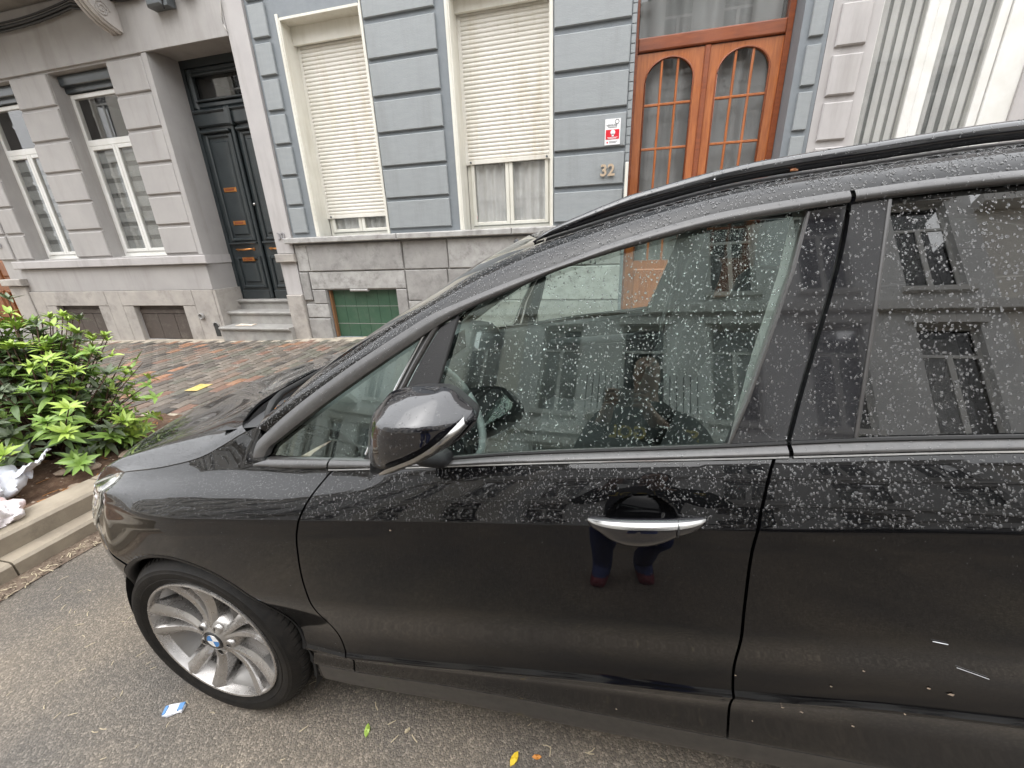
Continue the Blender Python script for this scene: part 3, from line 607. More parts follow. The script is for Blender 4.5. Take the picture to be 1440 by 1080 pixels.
# sill band and plinth blocks
for a, b in ((-4.62, -2.81), (-2.805, -1.2), (-1.195, .15)):
    MB().cbox(a, b, YF - .1, YF + .03, 1.575, 1.655, .012).build('sill_stone', 'bluestone_light', h32)
PL = [(-4.53, -4.325, 1.18, 1.555, 0), (-4.315, -2.795, 1.18, 1.555, .012), (-2.775, -2.12, 1.18, 1.555, 0), (-2.105, -.9, 1.18, 1.555, .01), (-.885, .16, 1.18, 1.555, 0),
      (-4.53, -4.385, .755, 1.165, .012), (-4.37, -2.795, .915, 1.165, .0), (-2.775, -2.15, .745, 1.165, .006), (-2.135, -.9, .745, 1.165, 0), (-.885, .16, .745, 1.165, .01),
      (-4.37, -4.14, .70, .905, .003), (-2.96, -2.795, .46, .905, .004), (-4.53, -4.14, .485, .69, .0), (-4.53, -4.14, .1, .47, .014), (-2.96, -2.15, .1, .45, .008), (-2.785, -2.15, .46, .735, 0), (-2.135, -.9, .1, .735, .004), (-.885, .16, .1, .735, 0)]
for i, (a, b, c, d, e) in enumerate(PL):
    o = MB().cbox(a, b, YF - .012 - e, YF + .03, c, d, .009).build('plinth_stone', 'bluestone' if i % 3 else 'bluestone_light', h32)
m_ = MB(); m_.box(-4.54, .16, YF + .0, YF + .028, .05, 1.57); m_.v = [(x, y + .008, z) for x, y, z in m_.v]
MB().box(-4.545, -4.13, YF + .012, YF + .029, .05, 1.57).build('mortar_bed', 'bluestone', h32); MB().box(-2.97, .16, YF + .012, YF + .029, .05, 1.57).build('mortar_bed', 'bluestone', h32); MB().box(-4.13, -2.97, YF + .012, YF + .029, .9, 1.57).build('mortar_bed', 'bluestone', h32)
MB().cbox(-3.72, -3.42, YF - .02, YF + .05, .878, .914, .012).build('lintel_notch', 'bluestone_light', h32)
c = MB().box(-4.13, -2.97, YF + .11, YF + .15, .1, .9).build('cellar_window', 'board_green', h32)
for j, (za, zb) in enumerate(((.1, .375), (.38, .645), (.65, .89))):
    for i in range(6):
        xx = -4.1 + i * .19; MB().cbox(xx + .002, xx + .188, YF + .098, YF + .111, za, zb, .002).build('panel', 'board_green', c)
    MB().box(-4.1, -2.97, YF + .094, YF + .1, zb + .001, zb + .004).build('joint_strip', 'cable_white', c)
MB().cbox(-4.128, -4.10, YF + .04, YF + .11, .1, .9, .003).build('cellar_frame', 'wood_edge', c)
# arched orange door
EY = YF + .28
dd = MB(); dd.box(.2, .235, EY - .02, EY + .07, .35, 4.4); dd.box(1.70, 1.755, EY - .02, EY + .07, .35, 4.4); dd.box(.235, 1.70, EY - .02, EY + .07, 4.3, 4.42)
door2 = dd.build('front_door', 'orange_wood_dark', h32)
bevel(MB().cbox(.235, 1.70, EY - .03, EY + .07, 3.415, 3.545, .01).build('transom_bar', 'orange_wood_dark', door2), .004)
MB().box(.235, 1.70, EY + .02, EY + .025, 3.545, 4.3).build('transom_pane', 'window_glass', door2)
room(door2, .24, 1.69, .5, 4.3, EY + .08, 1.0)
curtain(door2, .25, 1.68, .6, 4.2, EY + .15, amp=.03, n=5, mt='interior_grey')
def door_leaf(x0, x1, gx0, gx1):
    """leaf with a round-arched glazed opening, glazing bars and panes"""
    zsp, r_ = 3.13, (gx1 - gx0) / 2; cx = (gx0 + gx1) / 2; zt_ = 3.405; zb = 1.2
    m_ = MB(); y0, y1 = EY, EY + .045
    arc = [(cx - r_ * math.cos(a), zsp + r_ * .86 * math.sin(a)) for a in np.linspace(0, math.pi, 25)]
    inner = [(gx0, zb)] + arc + [(gx1, zb)]
    outer = [(x0, zb)] + [(x0, zt_ * .0 + zsp)] + [(x0 + (x1 - x0) * k / 22, zt_) for k in range(23)] + [(x1, zsp)] + [(x1, zb)]
    # equal counts: 27 inner and 27 outer
    for i in range(len(inner) - 1):
        a, b, c_, d_ = inner[i], inner[i + 1], outer[i + 1], outer[i]
        m_.add([(a[0], y0, a[1]), (b[0], y0, b[1]), (c_[0], y0, c_[1]), (d_[0], y0, d_[1])], [(3, 2, 1, 0)])
        m_.add([(a[0], y0, a[1]), (b[0], y0, b[1]), (b[0], y1, b[1]), (a[0], y1, a[1])], [(0, 1, 2, 3)])
    m_.box(x0, x1, y0, y1, .36, zb)
    lf = m_.build('door_leaf', 'orange_wood', door2)
    MB().tube([(p[0], EY - .002, p[1]) for p in inner], .009, 6).build('bead', 'orange_wood_dark', lf, smooth=True)
    wd = (gx1 - gx0) / 3
    for k in (1, 2):
        xx = gx0 + wd * k; zt2 = zsp + r_ * .86 * math.sqrt(max(0, 1 - ((xx - cx) / r_) ** 2))
        MB().cbox(xx - .013, xx + .013, EY + .004, EY + .03, zb, zt2, .005).build('glazing_bar', 'orange_wood', lf)
    for zz in (2.91, 2.465, 2.0, 1.55):
        MB().cbox(gx0, gx1, EY + .002, EY + .031, zz - .013, zz + .013, .005).build('glazing_bar', 'orange_wood', lf)
    lv = [zb, 1.55, 2.0, 2.465, 2.91]
    for k in range(3):
        xa, xb = gx0 + wd * k + .013 * (k > 0), gx0 + wd * (k + 1) - .013 * (k < 2); t_ = rnd.uniform(-.003, .003)
        for j in range(4):
            MB().add([(xa, EY + .02 + t_, lv[j] + .013), (xb, EY + .02 - t_, lv[j] + .013), (xb, EY + .02 - t_, lv[j + 1] - .013), (xa, EY + .02 + t_ * .5, lv[j + 1] - .013)], [(0, 1, 2, 3)]).build('pane', 'window_glass', lf)
        pts = [(xa, EY + .02, 2.923), (xb, EY + .02, 2.923)] + [(xx, EY + .02 + t_, zsp + r_ * .86 * math.sqrt(max(0, 1 - ((xx - cx) / r_) ** 2))) for xx in np.linspace(xb, xa, 9)]
        MB().add(pts, [tuple(range(11))]).build('pane', 'window_glass', lf)
    for za, zb2 in ((.45, 1.1),):
        MB().cbox(gx0, gx1, EY - .015, EY + .01, za, zb2, .02).build('door_panel', 'orange_wood', lf)
door_leaf(.237, .955, .335, .845); door_leaf(.975, 1.699, 1.085, 1.60)
MB().cbox(.935, .995, EY - .02, EY + .03, .36, 3.41, .008).build('meeting_stile', 'orange_wood_dark', door2)
MB().cbox(.16, .195, YF - .04, YF + .0, 1.86, 2.3, .006).build('door_plate', 'cream_paint', h32)
MB().box(.16, 1.8, YF - .3, YF + .2, .0, .36).build('step', 'step_stone', h32)
text('house_number', '32', .17, -.125, 2.175, YF - .028, 'white_numbers', h32, .008, bold=.004)
sg = tag(MB().box(-.085, .085, YF - .016, YF - .006, 2.49, 2.745).build('alarm_sign', 'sign_white'), 'small white and red alarm notice screwed to the blue block above number 32', 'sign')
MB().box(-.075, .073, YF - .0185, YF - .0155, 2.545, 2.64).build('red_panel', 'sign_red', sg)
m_ = MB(); m_.lathe([(0, -.0205), (.026, -.0205), (.026, -.018)], (0.003, YF, 2.612), n=16); m_.box(-.008, .014, YF - .0205, YF - .018, 2.572, 2.60); m_.build('lion_mark', 'sign_white', sg)
text('sign_print', 'VERISURE', .028, -.070, 2.674, YF - .018, 'print_dark', sg, .0008)
for k, (xa, xb, zz, mt_, yy) in enumerate(((-.05, .045, 2.660, 'print_dark', .018), (-.058, .056, 2.560, 'sign_white', .0195), (-.045, .04, 2.551, 'sign_white', .0195), (-.035, .055, 2.52, 'print_dark', .0175), (-.035, .04, 2.508, 'print_dark', .0175))):
    MB().box(xa, xb, YF - yy, YF - yy + .002, zz, zz + .0045).build('print_line', mt_, sg)
m_ = MB(); m_.lathe([(.02, -.018), (.026, -.018), (.026, -.016)], (.045, YF, 2.715), n=6); m_.build('logo', 'print_dark', sg)
m_ = MB(); m_.lathe([(0, -.0175), (.009, -.0175), (.009, -.016)], (-.055, YF, 2.515), n=8); m_.build('logo', 'sign_red', sg)
for a, b in ((-3.9, -2.8), (-1.9, -.7), (.3, 1.5)):
    f = casement(h32, a, b, 5.6, 8.4, YF + .2, transom=7.5); room(f, a, b, 5.6, 8.4, YF + .3, .5)
# ---- the pale house at the right
h34 = thing('town_house', 'pale stone town house with a wide white window and vertical blinds', 'house', (0, 0, 0), 'row houses across the pavement')
wl = MB(); wall_holes(wl, 2.003, 8.5, .0, 10.6, YF + .03, .12, [(2.42, 3.67, 1.5, 4.3, .11), (5.0, 6.25, 1.5, 4.3, .11), (2.6, 3.8, 5.6, 8.2, .25), (5.0, 6.2, 5.6, 8.2, .25)])
wl.build('wall', 'plaster_mauve_light', h34)
for zb in (.8, 1.19, 1.57, 1.96, 2.36, 2.755, 3.16, 3.56, 3.95):
    for a, b in ((2.075, 2.33), (3.9, 4.75)):
        MB().cbox(a, b, YF - .0, YF + .035, zb, zb + .335, .01).build('block', 'plaster_mauve_light', h34)
for a, b in ((2.42, 3.67), (5.0, 6.25)):
    m_ = MB(); m_.cbox(a, a + .03, YF + .08, YF + .15, 1.5, 4.3, .005); m_.cbox(b - .22, b, YF + .05, YF + .15, 1.5, 4.3, .005); m_.cbox(b - .3, b - .225, YF + .07, YF + .15, 1.5, 4.3, .005)
    m_.cbox(a + .39, a + .555, YF + .07, YF + .15, 1.5, 4.3, .008); m_.cbox(a + .465, a + .478, YF + .062, YF + .08, 1.5, 4.3, .004)
    m_.cbox(a + .03, b - .3, YF + .075, YF + .15, 1.5, 1.58, .005); m_.cbox(a + .03, b - .3, YF + .075, YF + .15, 4.2, 4.3, .005)
    f = m_.build('window', 'white_frame', h34)
    for p, q in ((a + .03, a + .39), (a + .555, b - .3)):
        MB().box(p, q, YF + .1, YF + .104, 1.58, 4.2).build('pane', 'window_glass', f)
        n_ = 4
        for i in range(n_):
            xx = p + (q - p) * (i + .5) / n_; m_ = MB(); m_.grid([[(xx - .035, YF + .135, z), (xx + .01, YF + .12, z), (xx + .03, YF + .145, z)] for z in (1.6, 4.2)]); m_.build('blind_strip', 'curtain', f)
        MB().box(p, q, YF + .148, YF + .152, 1.58, 4.2).build('net_curtain', 'blind_grey', f)
    room(f, a, b, 1.5, 4.3, YF + .16, 1.0)
MB().cbox(2.01, 8.5, YF - .06, YF + .03, 1.38, 1.48, .012).build('sill_band', 'bluestone_light', h34)
for a, b in ((2.6, 3.8), (5.0, 6.2)):
    f = casement(h34, a, b, 5.6, 8.2, YF + .2, transom=7.4); room(f, a, b, 5.6, 8.2, YF + .3, .5)
# ---- the house with the warm wooden door at the far left
h28 = thing('town_house', 'grey house edge with a carved warm brown wooden door behind the bush', 'house', (0, 0, 0), 'row houses across the pavement')
wl = MB(); wall_holes(wl, -18, -10.503, -.9, 10.2, YF + .03, .3, [(-12.2, -10.95, .2, 3.9, .3), (-15.2, -14.0, 1.5, 4.0, .25), (-15.2, -14.0, 5.6, 8.0, .25), (-12.2, -11.0, 5.6, 8.0, .25)])
wl.build('wall', 'plaster_mauve', h28)
for zb in Z30: MB().cbox(-10.94, -10.56, YF, YF + .035, zb, zb + .392, .012).build('block', 'plaster_mauve', h28)
MB().cbox(-10.98, -10.44, YF - .12, YF + .03, 1.05, 1.17, .012).build('jamb_ledge', 'stone_plinth', h28)
MB().cbox(-10.94, -10.505, YF - .05, YF + .03, -.2, 1.04, .01).build('jamb_stone', 'stone_plinth', h28)
d3 = MB().box(-12.2, -10.95, YF + .2, YF + .26, .1, 3.9).build('front_door', 'warm_wood', h28)
for a, b in ((-12.12, -11.62), (-11.52, -11.02)):
    for c_, d_ in ((.3, .95), (1.1, 1.6), (1.75, 2.6), (2.75, 3.6)):
        frame4(a, b, c_, d_, YF + .2, .045, .03, 'warm_wood', d3); MB().cbox(a + .1, b - .1, YF + .17, YF + .205, c_ + .1, d_ - .1, .03).build('door_panel', 'warm_wood', d3)
text('house_number', '28', .13, -10.85, 1.72, YF - .01, 'grey_numbers', h28, .004)
for k, (zt_, d_) in enumerate(((-.02, .35), (.16, .0))): MB().box(-12.3, -10.95, YF - d_, YF + .3, -.6, zt_).build('step', 'step_stone', h28)
for a, b, c_, e_ in ((-15.2, -14.0, 1.5, 4.0), (-15.2, -14.0, 5.6, 8.0), (-12.2, -11.0, 5.6, 8.0)):
    f = casement(h28, a, b, c_, e_, YF + .2, transom=e_ - .7); room(f, a, b, c_, e_, YF + .3, .5)
# roofs so that the houses are closed volumes
for hh, a, b, t in ((h28, -18, -10.503, 10.2), (h30, -10.5, -4.552, 10.5), (h32, -4.548, 2.0, 10.8), (h34, 2.003, 8.5, 10.6)):
    m_ = MB(); m_.box(a, b, YF + .031, YF + 8, t - .3, t); m_.box(a, a + .1, YF + 1.8, YF + 8, -.8, t - .3); m_.box(b - .1, b, YF + 1.8, YF + 8, -.8, t - .3); m_.box(a, b, YF + 8, YF + 8.1, -.8, t); m_.build('shell', 'opp_grey', hh)
# ---- cables and boxes on the facade
cb = MB()
def cable(pts, r_=.012, sag=.05, m=8):
    q = []
    for i in range(len(pts) - 1):
        for k in range(m):
            t = k / m; q.append([pts[i][j] * (1 - t) + pts[i + 1][j] * t for j in range(3)]); q[-1][2] -= sag * 4 * t * (1 - t)
    q.append(list(pts[-1])); cb.tube(q, r_, 6)
for dz, r_ in ((0, .02), (.05, .012), (-.04, .015)):
    cable([(-11, YF - .06, 4.72 + dz), (-9.2, YF - .07, 4.66 + dz), (-7.2, YF - .06, 4.72 + dz), (-6.5, YF - .05, 4.72 + dz), (-5.9, YF - .05, 4.74 + dz), (-5.3, YF - .05, 4.78 + dz), (-4.9, YF - .05, 4.83 + dz)], r_)
cable([(-6.8, 4.6, 4.84), (-6.6, 5.0, 4.80), (-6.3, YF - .05, 4.74)], .014, .02)
tag(cb.build('overhead_cable', 'cable_black', smooth=True), 'bundle of black cables strung along the facade under the balcony', 'cable')
jb = MB(); jb.cbox(-5.86, -5.62, YF - .15, YF - .01, 4.47, 4.72, .02); jb.box(-5.6, -5.54, YF - .13, YF - .02, 4.46, 4.76)
jo = tag(jb.build('junction_box', 'box_grey'), 'square dark grey junction box among the cables above the dark door', 'junction box')
bm_ = MB()
for k in range(5): bm_.tube([(-5.6 + .02 * k, YF - .14, 4.74), (-5.57, YF - .16, 4.6 + .02 * k), (-5.62, YF - .12, 4.43)], .008, 5)
bm_.build('cable_loop', 'cable_black', jo)
jb = MB(); jb.lathe([(0, -.17), (.06, -.165), (.1, -.13), (.115, -.06), (.115, 0)], (-5.35, YF - .01, 4.68), n=20)
jo = tag(jb.build('cable_dome', 'box_grey', smooth=True, ang=50), 'rounded grey cable closure to the right of the square box', 'junction box')
MB().cbox(-5.25, -5.2, YF - .14, YF - .01, 4.56, 4.8, .01).build('bracket', 'cable_black', jo)
wc = MB(); wc.tube([(-4.98 + .09 * math.cos(a), YF - .02, 4.77 + .075 * math.sin(a)) for a in np.linspace(-2.8, 1.2, 14)] + [(-4.86, YF - .02, 4.75), (-4.83, YF - .02, 4.6), (-4.84, YF - .02, 4.45), (-4.88, YF - .02, 4.3), (-4.87, YF - .02, 4.2), (-4.84, YF - .02, 4.14)], .007, 6)
tag(wc.build('white_cable', 'cable_white', smooth=True), 'thin white cable looping down beside the dark doorway', 'cable')

# ------------------------------------------------------------------ the far side of the street (seen in the glass and the paint)
def opp_house(x0, x1, hgt, mt, label, seed, storeys):
    rr = random.Random(seed); root = thing('town_house', label, 'house', (0, 0, 0), 'row houses on the camera side')
    Y = -8.2; n_ = max(2, round((x1 - x0) / 2.1)); wd = (x1 - x0) / n_; holes = []
    for s in range(storeys):
        zb, zt_ = (1.1 if s == 0 else .5) + s * 3.5, 3.1 + s * 3.45
        for i in range(n_):
            cx = x0 + wd * (i + .5); holes.append((cx - .55, cx + .55, zb, zt_, .2))
    m_ = MB(); wall_holes(m_, x0, x1, -.5, hgt, 0, .2, holes); m_.v = [(x, Y - y, z) for x, y, z in m_.v]; m_.build('wall', mt, root)
    for h in holes:
        f = MB(); a, b, c_, e_ = h[:4]; y = Y - .16
        for p, q, r1, r2 in ((a, a + .07, c_, e_), (b - .07, b, c_, e_), (a + .07, b - .07, c_, c_ + .07), (a + .07, b - .07, e_ - .07, e_), ((a + b) / 2 - .05, (a + b) / 2 + .05, c_ + .07, e_ - .75), (a + .07, b - .07, e_ - .75, e_ - .68)):
            f.box(p, q, y - .04, y, r1, r2)
        fo = f.build('window', 'white_frame', root); MB().box(a + .07, b - .07, y - .035, y - .03, c_ + .07, e_ - .07).build('pane', 'window_glass', fo)
        MB().box(a, b, y - .6, y - .55, c_, e_).build('curtain', 'curtain' if rr.random() < .45 else 'room_dark', fo)
        MB().box(a - .1, b + .1, Y - .02, Y + .1, c_ - .12, c_).build('sill', 'opp_trim', fo)
        MB().box(a - .12, b + .12, Y, Y + .06, e_ + .02, e_ + .2).build('lintel', 'opp_trim', fo)
    for s in range(1, storeys + 1):
        MB().box(x0, x1, Y - .001, Y + .14, 3.5 * s - .12, 3.5 * s + .1).build('string_course', 'opp_trim', root)
    for k in range(int(3.3 / .36)):
        z = .2 + k * .36
        for i in range(n_ + 1):
            a = x0 if i == 0 else x0 + wd * (i - .5) + .62; b = x1 if i == n_ else x0 + wd * (i + .5) - .62
            if b - a > .1: MB().cbox(a + .01, b - .01, 0, .03, z, z + .32, .01).build('block', mt, root).location = (0, Y - .005, 0)
    if seed % 2:
        b = MB().box(x0 + wd * .9, x0 + wd * 2.1, Y, Y + .7, 3.75, 3.9).build('balcony', 'opp_trim', root)
        for i in range(18): MB().box(x0 + wd * .9 + i * wd * 1.2 / 18, x0 + wd * .9 + i * wd * 1.2 / 18 + .02, Y + .66, Y + .68, 3.9, 4.8).build('baluster', 'opp_dark', b)
    MB().box(x0, x1, Y - 7, Y - .9, hgt - .2, hgt).build('roof', 'opp_dark', root); MB().box(x0, x1, Y - .9, Y + .35, hgt, hgt + .25).build('cornice', 'opp_trim', root)
    MB().box(x0, x1, Y - 7.1, Y - 7, -.5, hgt).build('wall', mt, root)
opp_house(-15, -8, 9.2, 'opp_grey', 'grey opposite house furthest down the slope', 1, 2)
opp_house(-8, -3.2, 10.8, 'opp_cream', 'tall cream opposite house between two grey ones', 2, 3)
opp_house(-3.2, 1.2, 9.4, 'opp_grey', 'lower pale grey opposite house with a balcony facing the blue grey one', 3, 2)
opp_house(1.2, 7.4, 10.8, 'opp_grey', 'tall pale grey opposite house behind the parked car', 4, 3)
opp_house(-30, -15, 10.2, 'opp_cream', 'long cream opposite building at the low end of the street', 6, 3)
opp_house(14, 30, 10.4, 'opp_grey', 'long grey opposite building at the top end of the street', 7, 3)
opp_house(7.4, 14, 9.6, 'opp_cream', 'cream opposite house furthest up the slope', 5, 2)
# ------------------------------------------------------------------ the car
def pchip(xk, yk):
    xk = np.asarray(xk, float); yk = np.asarray(yk, float); h = np.diff(xk); d = np.diff(yk) / h; m = np.zeros(len(xk))
    for i in range(1, len(xk) - 1):
        if d[i - 1] * d[i] > 0:
            w1, w2 = 2 * h[i] + h[i - 1], h[i] + 2 * h[i - 1]; m[i] = (w1 + w2) / (w1 / d[i - 1] + w2 / d[i])
    m[0], m[-1] = d[0], d[-1]
    def f(x):
        x = np.clip(x, xk[0], xk[-1]); i = np.clip(np.searchsorted(xk, x) - 1, 0, len(h) - 1); t = (x - xk[i]) / h[i]
        return (2 * t ** 3 - 3 * t ** 2 + 1) * yk[i] + (t ** 3 - 2 * t ** 2 + t) * h[i] * m[i] + (-2 * t ** 3 + 3 * t ** 2) * yk[i + 1] + (t ** 3 - t ** 2) * h[i] * m[i + 1]
    return f
def pc(*p): a = np.array(p); return pchip(a[:, 0], a[:, 1])
CY = 1.54                                         # car centre line
zl = pc((-2.6, .22), (-1.4, .2), (-.8, .198), (-.35, .232), (0, .25), (.3, .269), (1, .30), (2.9, .36))
zd = pc((-2.6, .27), (-1.4, .27), (-.684, .298), (-.333, .332), (0, .352), (.29, .366), (.54, .381), (1, .40), (2.9, .46))
zsw = pc((-2.6, .40), (-1.2, .36), (-.75, .372), (-.508, .411), (-.237, .465), (-.017, .503), (.26, .540), (.424, .569), (.617, .603), (1, .64), (2.9, .70))
zc = pc((-2.6, .60), (-1.9, .68), (-1.6, .745), (-1.4, .775), (-1.2, .79), (-.972, .818), (-.688, .857), (-.416, .895), (-.027, .944), (.22, .972), (.632, 1.03), (1.2, 1.08), (2.9, 1.14))
zt = pc((-2.6, .70), (-1.95, .73), (-1.7, .79), (-1.5, .826), (-1.439, .842), (-1.231, .884), (-1.1, .910), (-1.0, .922), (-.94, .928), (-.885, .932), (-.80, .938), (-.648, .960), (-.322, 1.013), (.324, 1.098), (.643, 1.139), (1.2, 1.19), (2.0, 1.25), (2.9, 1.27))
osw = pc((-2.6, .02), (-.9, .022), (-.6, .010), (-.2, .002), (2.9, .002))
ot = pc((-2.6, .11), (-1.5, .105), (-1.0, .105), (-.87, .095), (-.6, .075), (-.3, .062), (2.0, .062), (2.9, .09))
ztF = pc((-2.6, .70), (-1.95, .73), (-1.7, .79), (-1.5, .826), (-1.439, .842), (-1.231, .888), (-1.1, .927), (-1.03, .962), (-.97, .995), (-.92, 1.018), (-.88, 1.025))
def fentop(s):
    return float(ztF(s)) if s < -.90 else (float(zt(s)) if s > -.86 else float(ztF(-.9)) + (float(zt(-.86)) - float(ztF(-.9))) * (s + .9) / .04)
Cx = pc((-2.7, -1.975), (-2.54, -1.98), (-2.3, -1.972), (-2.1, -1.948), (-1.98, -1.915), (-1.88, -1.86), (-1.8, -1.79), (-1.75, -1.745), (-1.65, -1.65), (-1.45, -1.45), (0, 0), (1.9, 1.9), (2.1, 2.09), (2.25, 2.2), (2.5, 2.27), (2.94, 2.29))
Cy = pc((-2.7, 1.70), (-2.54, CY), (-2.3, 1.3), (-2.1, 1.1), (-1.98, .96), (-1.88, .875), (-1.8, .805), (-1.75, .775), (-1.65, .725), (-1.55, .682), (-1.45, .652), (-1.2, .640), (0, .64), (1.4, .64), (1.7, .655), (1.9, .68), (2.1, .755), (2.25, .88), (2.5, 1.12), (2.94, CY))
oc = pc((-2.7, .045), (-1.75, .05), (-1.6, .052), (-1.45, .038), (-1.25, .010), (-1.1, 0), (2.9, 0))
def rows(s):
    a, b, c, d, e = zl(s), zd(s), zsw(s), zc(s), zt(s); o = osw(s); q = float(oc(s))
    z = [a - .004, a, a + .03, b - .006, b + .004, (b + c) / 2, c - .012, c, c + .014, c + .06, (c + d) / 2, d - .05, d - .007, d, d + .009, d + .45 * (e - d), e - .012, e, e + .12]
    f = [.10, .055, .040, .034, .030, .028 + o * .3, o + .006, o - .001, o + .008, o + .013, -.013 + o * .4 + q * .3, -.0055 + q * .85, -.0008 + q, q, .004 + q, .022 + (ot(s) - .062) * .3 + q * .4, ot(s) - .010, ot(s), ot(s) + .06]
    return z, f
def offset(s, z):
    zz, ff = rows(s); return float(pchip(zz, ff)(z))
_cache = {}
def P(s, z, extra=0):
    s = float(s); k = round(s, 4)
    if k not in _cache:
        zz, ff = rows(k); e = 1e-3; t = np.array([Cx(k + e) - Cx(k - e), Cy(k + e) - Cy(k - e)]); t /= np.linalg.norm(t) + 1e-12
        _cache[k] = (pchip(zz, ff), float(Cx(k)), float(Cy(k)), t[1], -t[0])
    f, cx, cy, nx, ny = _cache[k]; o = float(f(z)) + extra
    return (cx - nx * o, cy - ny * o, float(z))
def yside(x, z): return P(x, z)[1]
WX, WZ, WR, AR = -1.165, .316, .316, .352
WX2, WZ2 = 1.46, .316 + .024 * 2.6
def warp(lo, hi, n, extra=()):
    return np.unique(np.concatenate([np.linspace(lo, hi, n), [e for e in extra if lo < e < hi]]))
def side_panel(sl, sr, zb, ztp, ds=.012, nz=None, inner=.018, bowl=None, arches=()):
    """sheet of the body side between cut curves sl(z), sr(z) and edges zb(s), ztp(s); edges turned inwards"""
    smid = (sl(.7) + sr(.7)) / 2
    W_ = sr(.7) - sl(.7); na = max(6, int(W_ / ds)); rowsb = np.linspace(0, 1, nz or 64)
    G = []
    kz0, _ = rows(smid); zb0, zt0 = zb(smid), ztp(smid)
    kc = np.clip(kz0, zb0, zt0); kc = np.concatenate([[zb0], kc, [zt0]]); cnts = [max(1, int(round((q - p) / (.62 / (nz or 64))))) if q - p > 1e-5 else 1 for p, q in zip(kc, kc[1:])]
    for a in np.linspace(0, 1, na):
        colp = []
        mixs = lambda z: sl(z) * (1 - a) + sr(z) * a
        z0 = zb(mixs(.4)); z1 = ztp(mixs(.95))
        for _ in range(8): z0 = .5 * z0 + .5 * zb(mixs(z0)); z1 = .5 * z1 + .5 * ztp(mixs(z1))
        s0 = mixs(.7); kk = np.clip(np.array(rows(s0)[0]), z0, z1); kk = np.concatenate([[z0], kk, [z1]])
        zz = np.concatenate([np.linspace(p, q, n_, endpoint=False) for p, q, n_ in zip(kk, kk[1:], cnts)] + [[z1]])
        for z in zz:
            s = sl(z) * (1 - a) + sr(z) * a; ex = 0
            if bowl:
                q = ((s - bowl[0]) / bowl[2]) ** 2 + ((z - bowl[1] - (s - bowl[0]) * .12) / bowl[3]) ** 2
                if q < 1: ex = bowl[4] * min(1, (1 - q) * 1.9) ** .9 * (1 - .25 * q)
            colp.append(P(s, z, ex))
        G.append(colp)
    G = np.array(G); m_ = MB()
    m_.grid(G, flip=False)
    # turned-in edges
    def lip(line):
        l2 = line.copy(); l2[:, 1] += inner; m_.grid(np.stack([line, l2]))
    for ln in (G[0], G[-1], G[:, 0], G[:, -1]): lip(ln)
    for (ax, az, ar) in arches: arch_cut(m_, ax, az, ar)
    return m_
def arch_cut(m_, ax, az, ar):
    v = np.array(m_.v); d = np.hypot(v[:, 0] - ax, v[:, 2] - az); ins = d < ar
    keep, km = [], []
    move = set()
    for f, mi in zip(m_.f, m_.m):
        n_in = sum(ins[i] for i in f)
        if n_in == len(f): continue
        keep.append(f); km.append(mi)
        for i in f:
            if ins[i]: move.add(i)
    for i in move:
        k = ar / max(d[i], 1e-6); x, z = ax + (v[i, 0] - ax) * k, az + (v[i, 2] - az) * k
        y = v[i, 1]
        if z > .19: m_.v[i] = (float(x), float(y), float(z))
        else: m_.v[i] = (float(ax + math.copysign(math.sqrt(max(0, ar ** 2 - (v[i, 2] - az) ** 2)), v[i, 0] - ax)), float(y), float(v[i, 2]))
    m_.f, m_.m = keep, km
def yg(x, z, off=0):
    return .72 + .38 * (z - (1.068 + .134 * x)) + .15 * max(0, -.4 - x) ** 2 + .02 * math.sin(max(0, min(1, (z - 1.0) / .5)) * math.pi) * 0 + off
def mirror_obj(o, parent):
    me = o.data.copy(); c = link(o.name, me, parent); co = np.empty(len(me.vertices) * 3); me.vertices.foreach_get('co', co); co = co.reshape(-1, 3); co[:, 1] = 2 * CY - co[:, 1]
    me.vertices.foreach_set('co', co.ravel()); me.flip_normals(); me.update(); return c
car = thing('parked_car', 'black family car beaded with rain filling the foreground beside the kerb', 'car', (0, 0, 0))
body = []
def cp(m_, name, mt, parent=None, smooth=True, ang=35, both=True, fix=False):
    o = m_.build(name, mt, parent or car, smooth=smooth, ang=ang)
    if fix: recalc(o)
    if both: body.append(o)
    return o
cutF = pc((.19, -.655), (.30, -.672), (.346, -.668), (.42, -.685), (.505, -.708), (.567, -.719), (.669, -.727), (.786, -.716), (.888, -.687), (.95, -.645), (.98, -.612), (1.2, -.5))
cutR = pc((.30, .325), (.395, .316), (.568, .298), (.689, .288), (.821, .277), (.928, .273), (.992, .279), (1.05, .290), (1.10, .308), (1.13, .335), (1.3, .36))
fenL = pc((.15, -1.38), (.575, -1.38), (.61, -1.50), (.650, -1.640), (.68, -1.60), (.73, -1.552), (.80, -1.50), (.84, -1.47), (.95, -1.45))
c1 = lambda v: (lambda z: v)
gap = .0028
fender = cp(side_panel(lambda z: float(fenL(z)) + gap, lambda z: float(cutF(z)) - gap, lambda s: float(zl(s)) + .0, fentop, ds=.008, nz=80, arches=[(WX, WZ, AR)]), 'fender', 'black_paint')
fdoor = cp(side_panel(lambda z: float(cutF(z)) + gap, lambda z: float(cutR(z)) - gap, lambda s: float(zd(s)), lambda s: float(zt(s)), ds=.0042, nz=170, bowl=(.083, .968, .064, .045, .036)), 'front_door', 'black_paint')
rcut = pc((.3, 1.02), (.45, 1.02), (.75, 1.19), (.95, 1.30), (1.3, 1.36))
rdoor = cp(side_panel(lambda z: float(cutR(z)) + gap, lambda z: float(rcut(z)) - gap, lambda s: float(zd(s)), lambda s: float(zt(s)), ds=.012, nz=100, bowl=(1.02, 1.10, .073, .045, .032), arches=[(WX2, WZ2, AR)]), 'rear_door', 'black_paint')
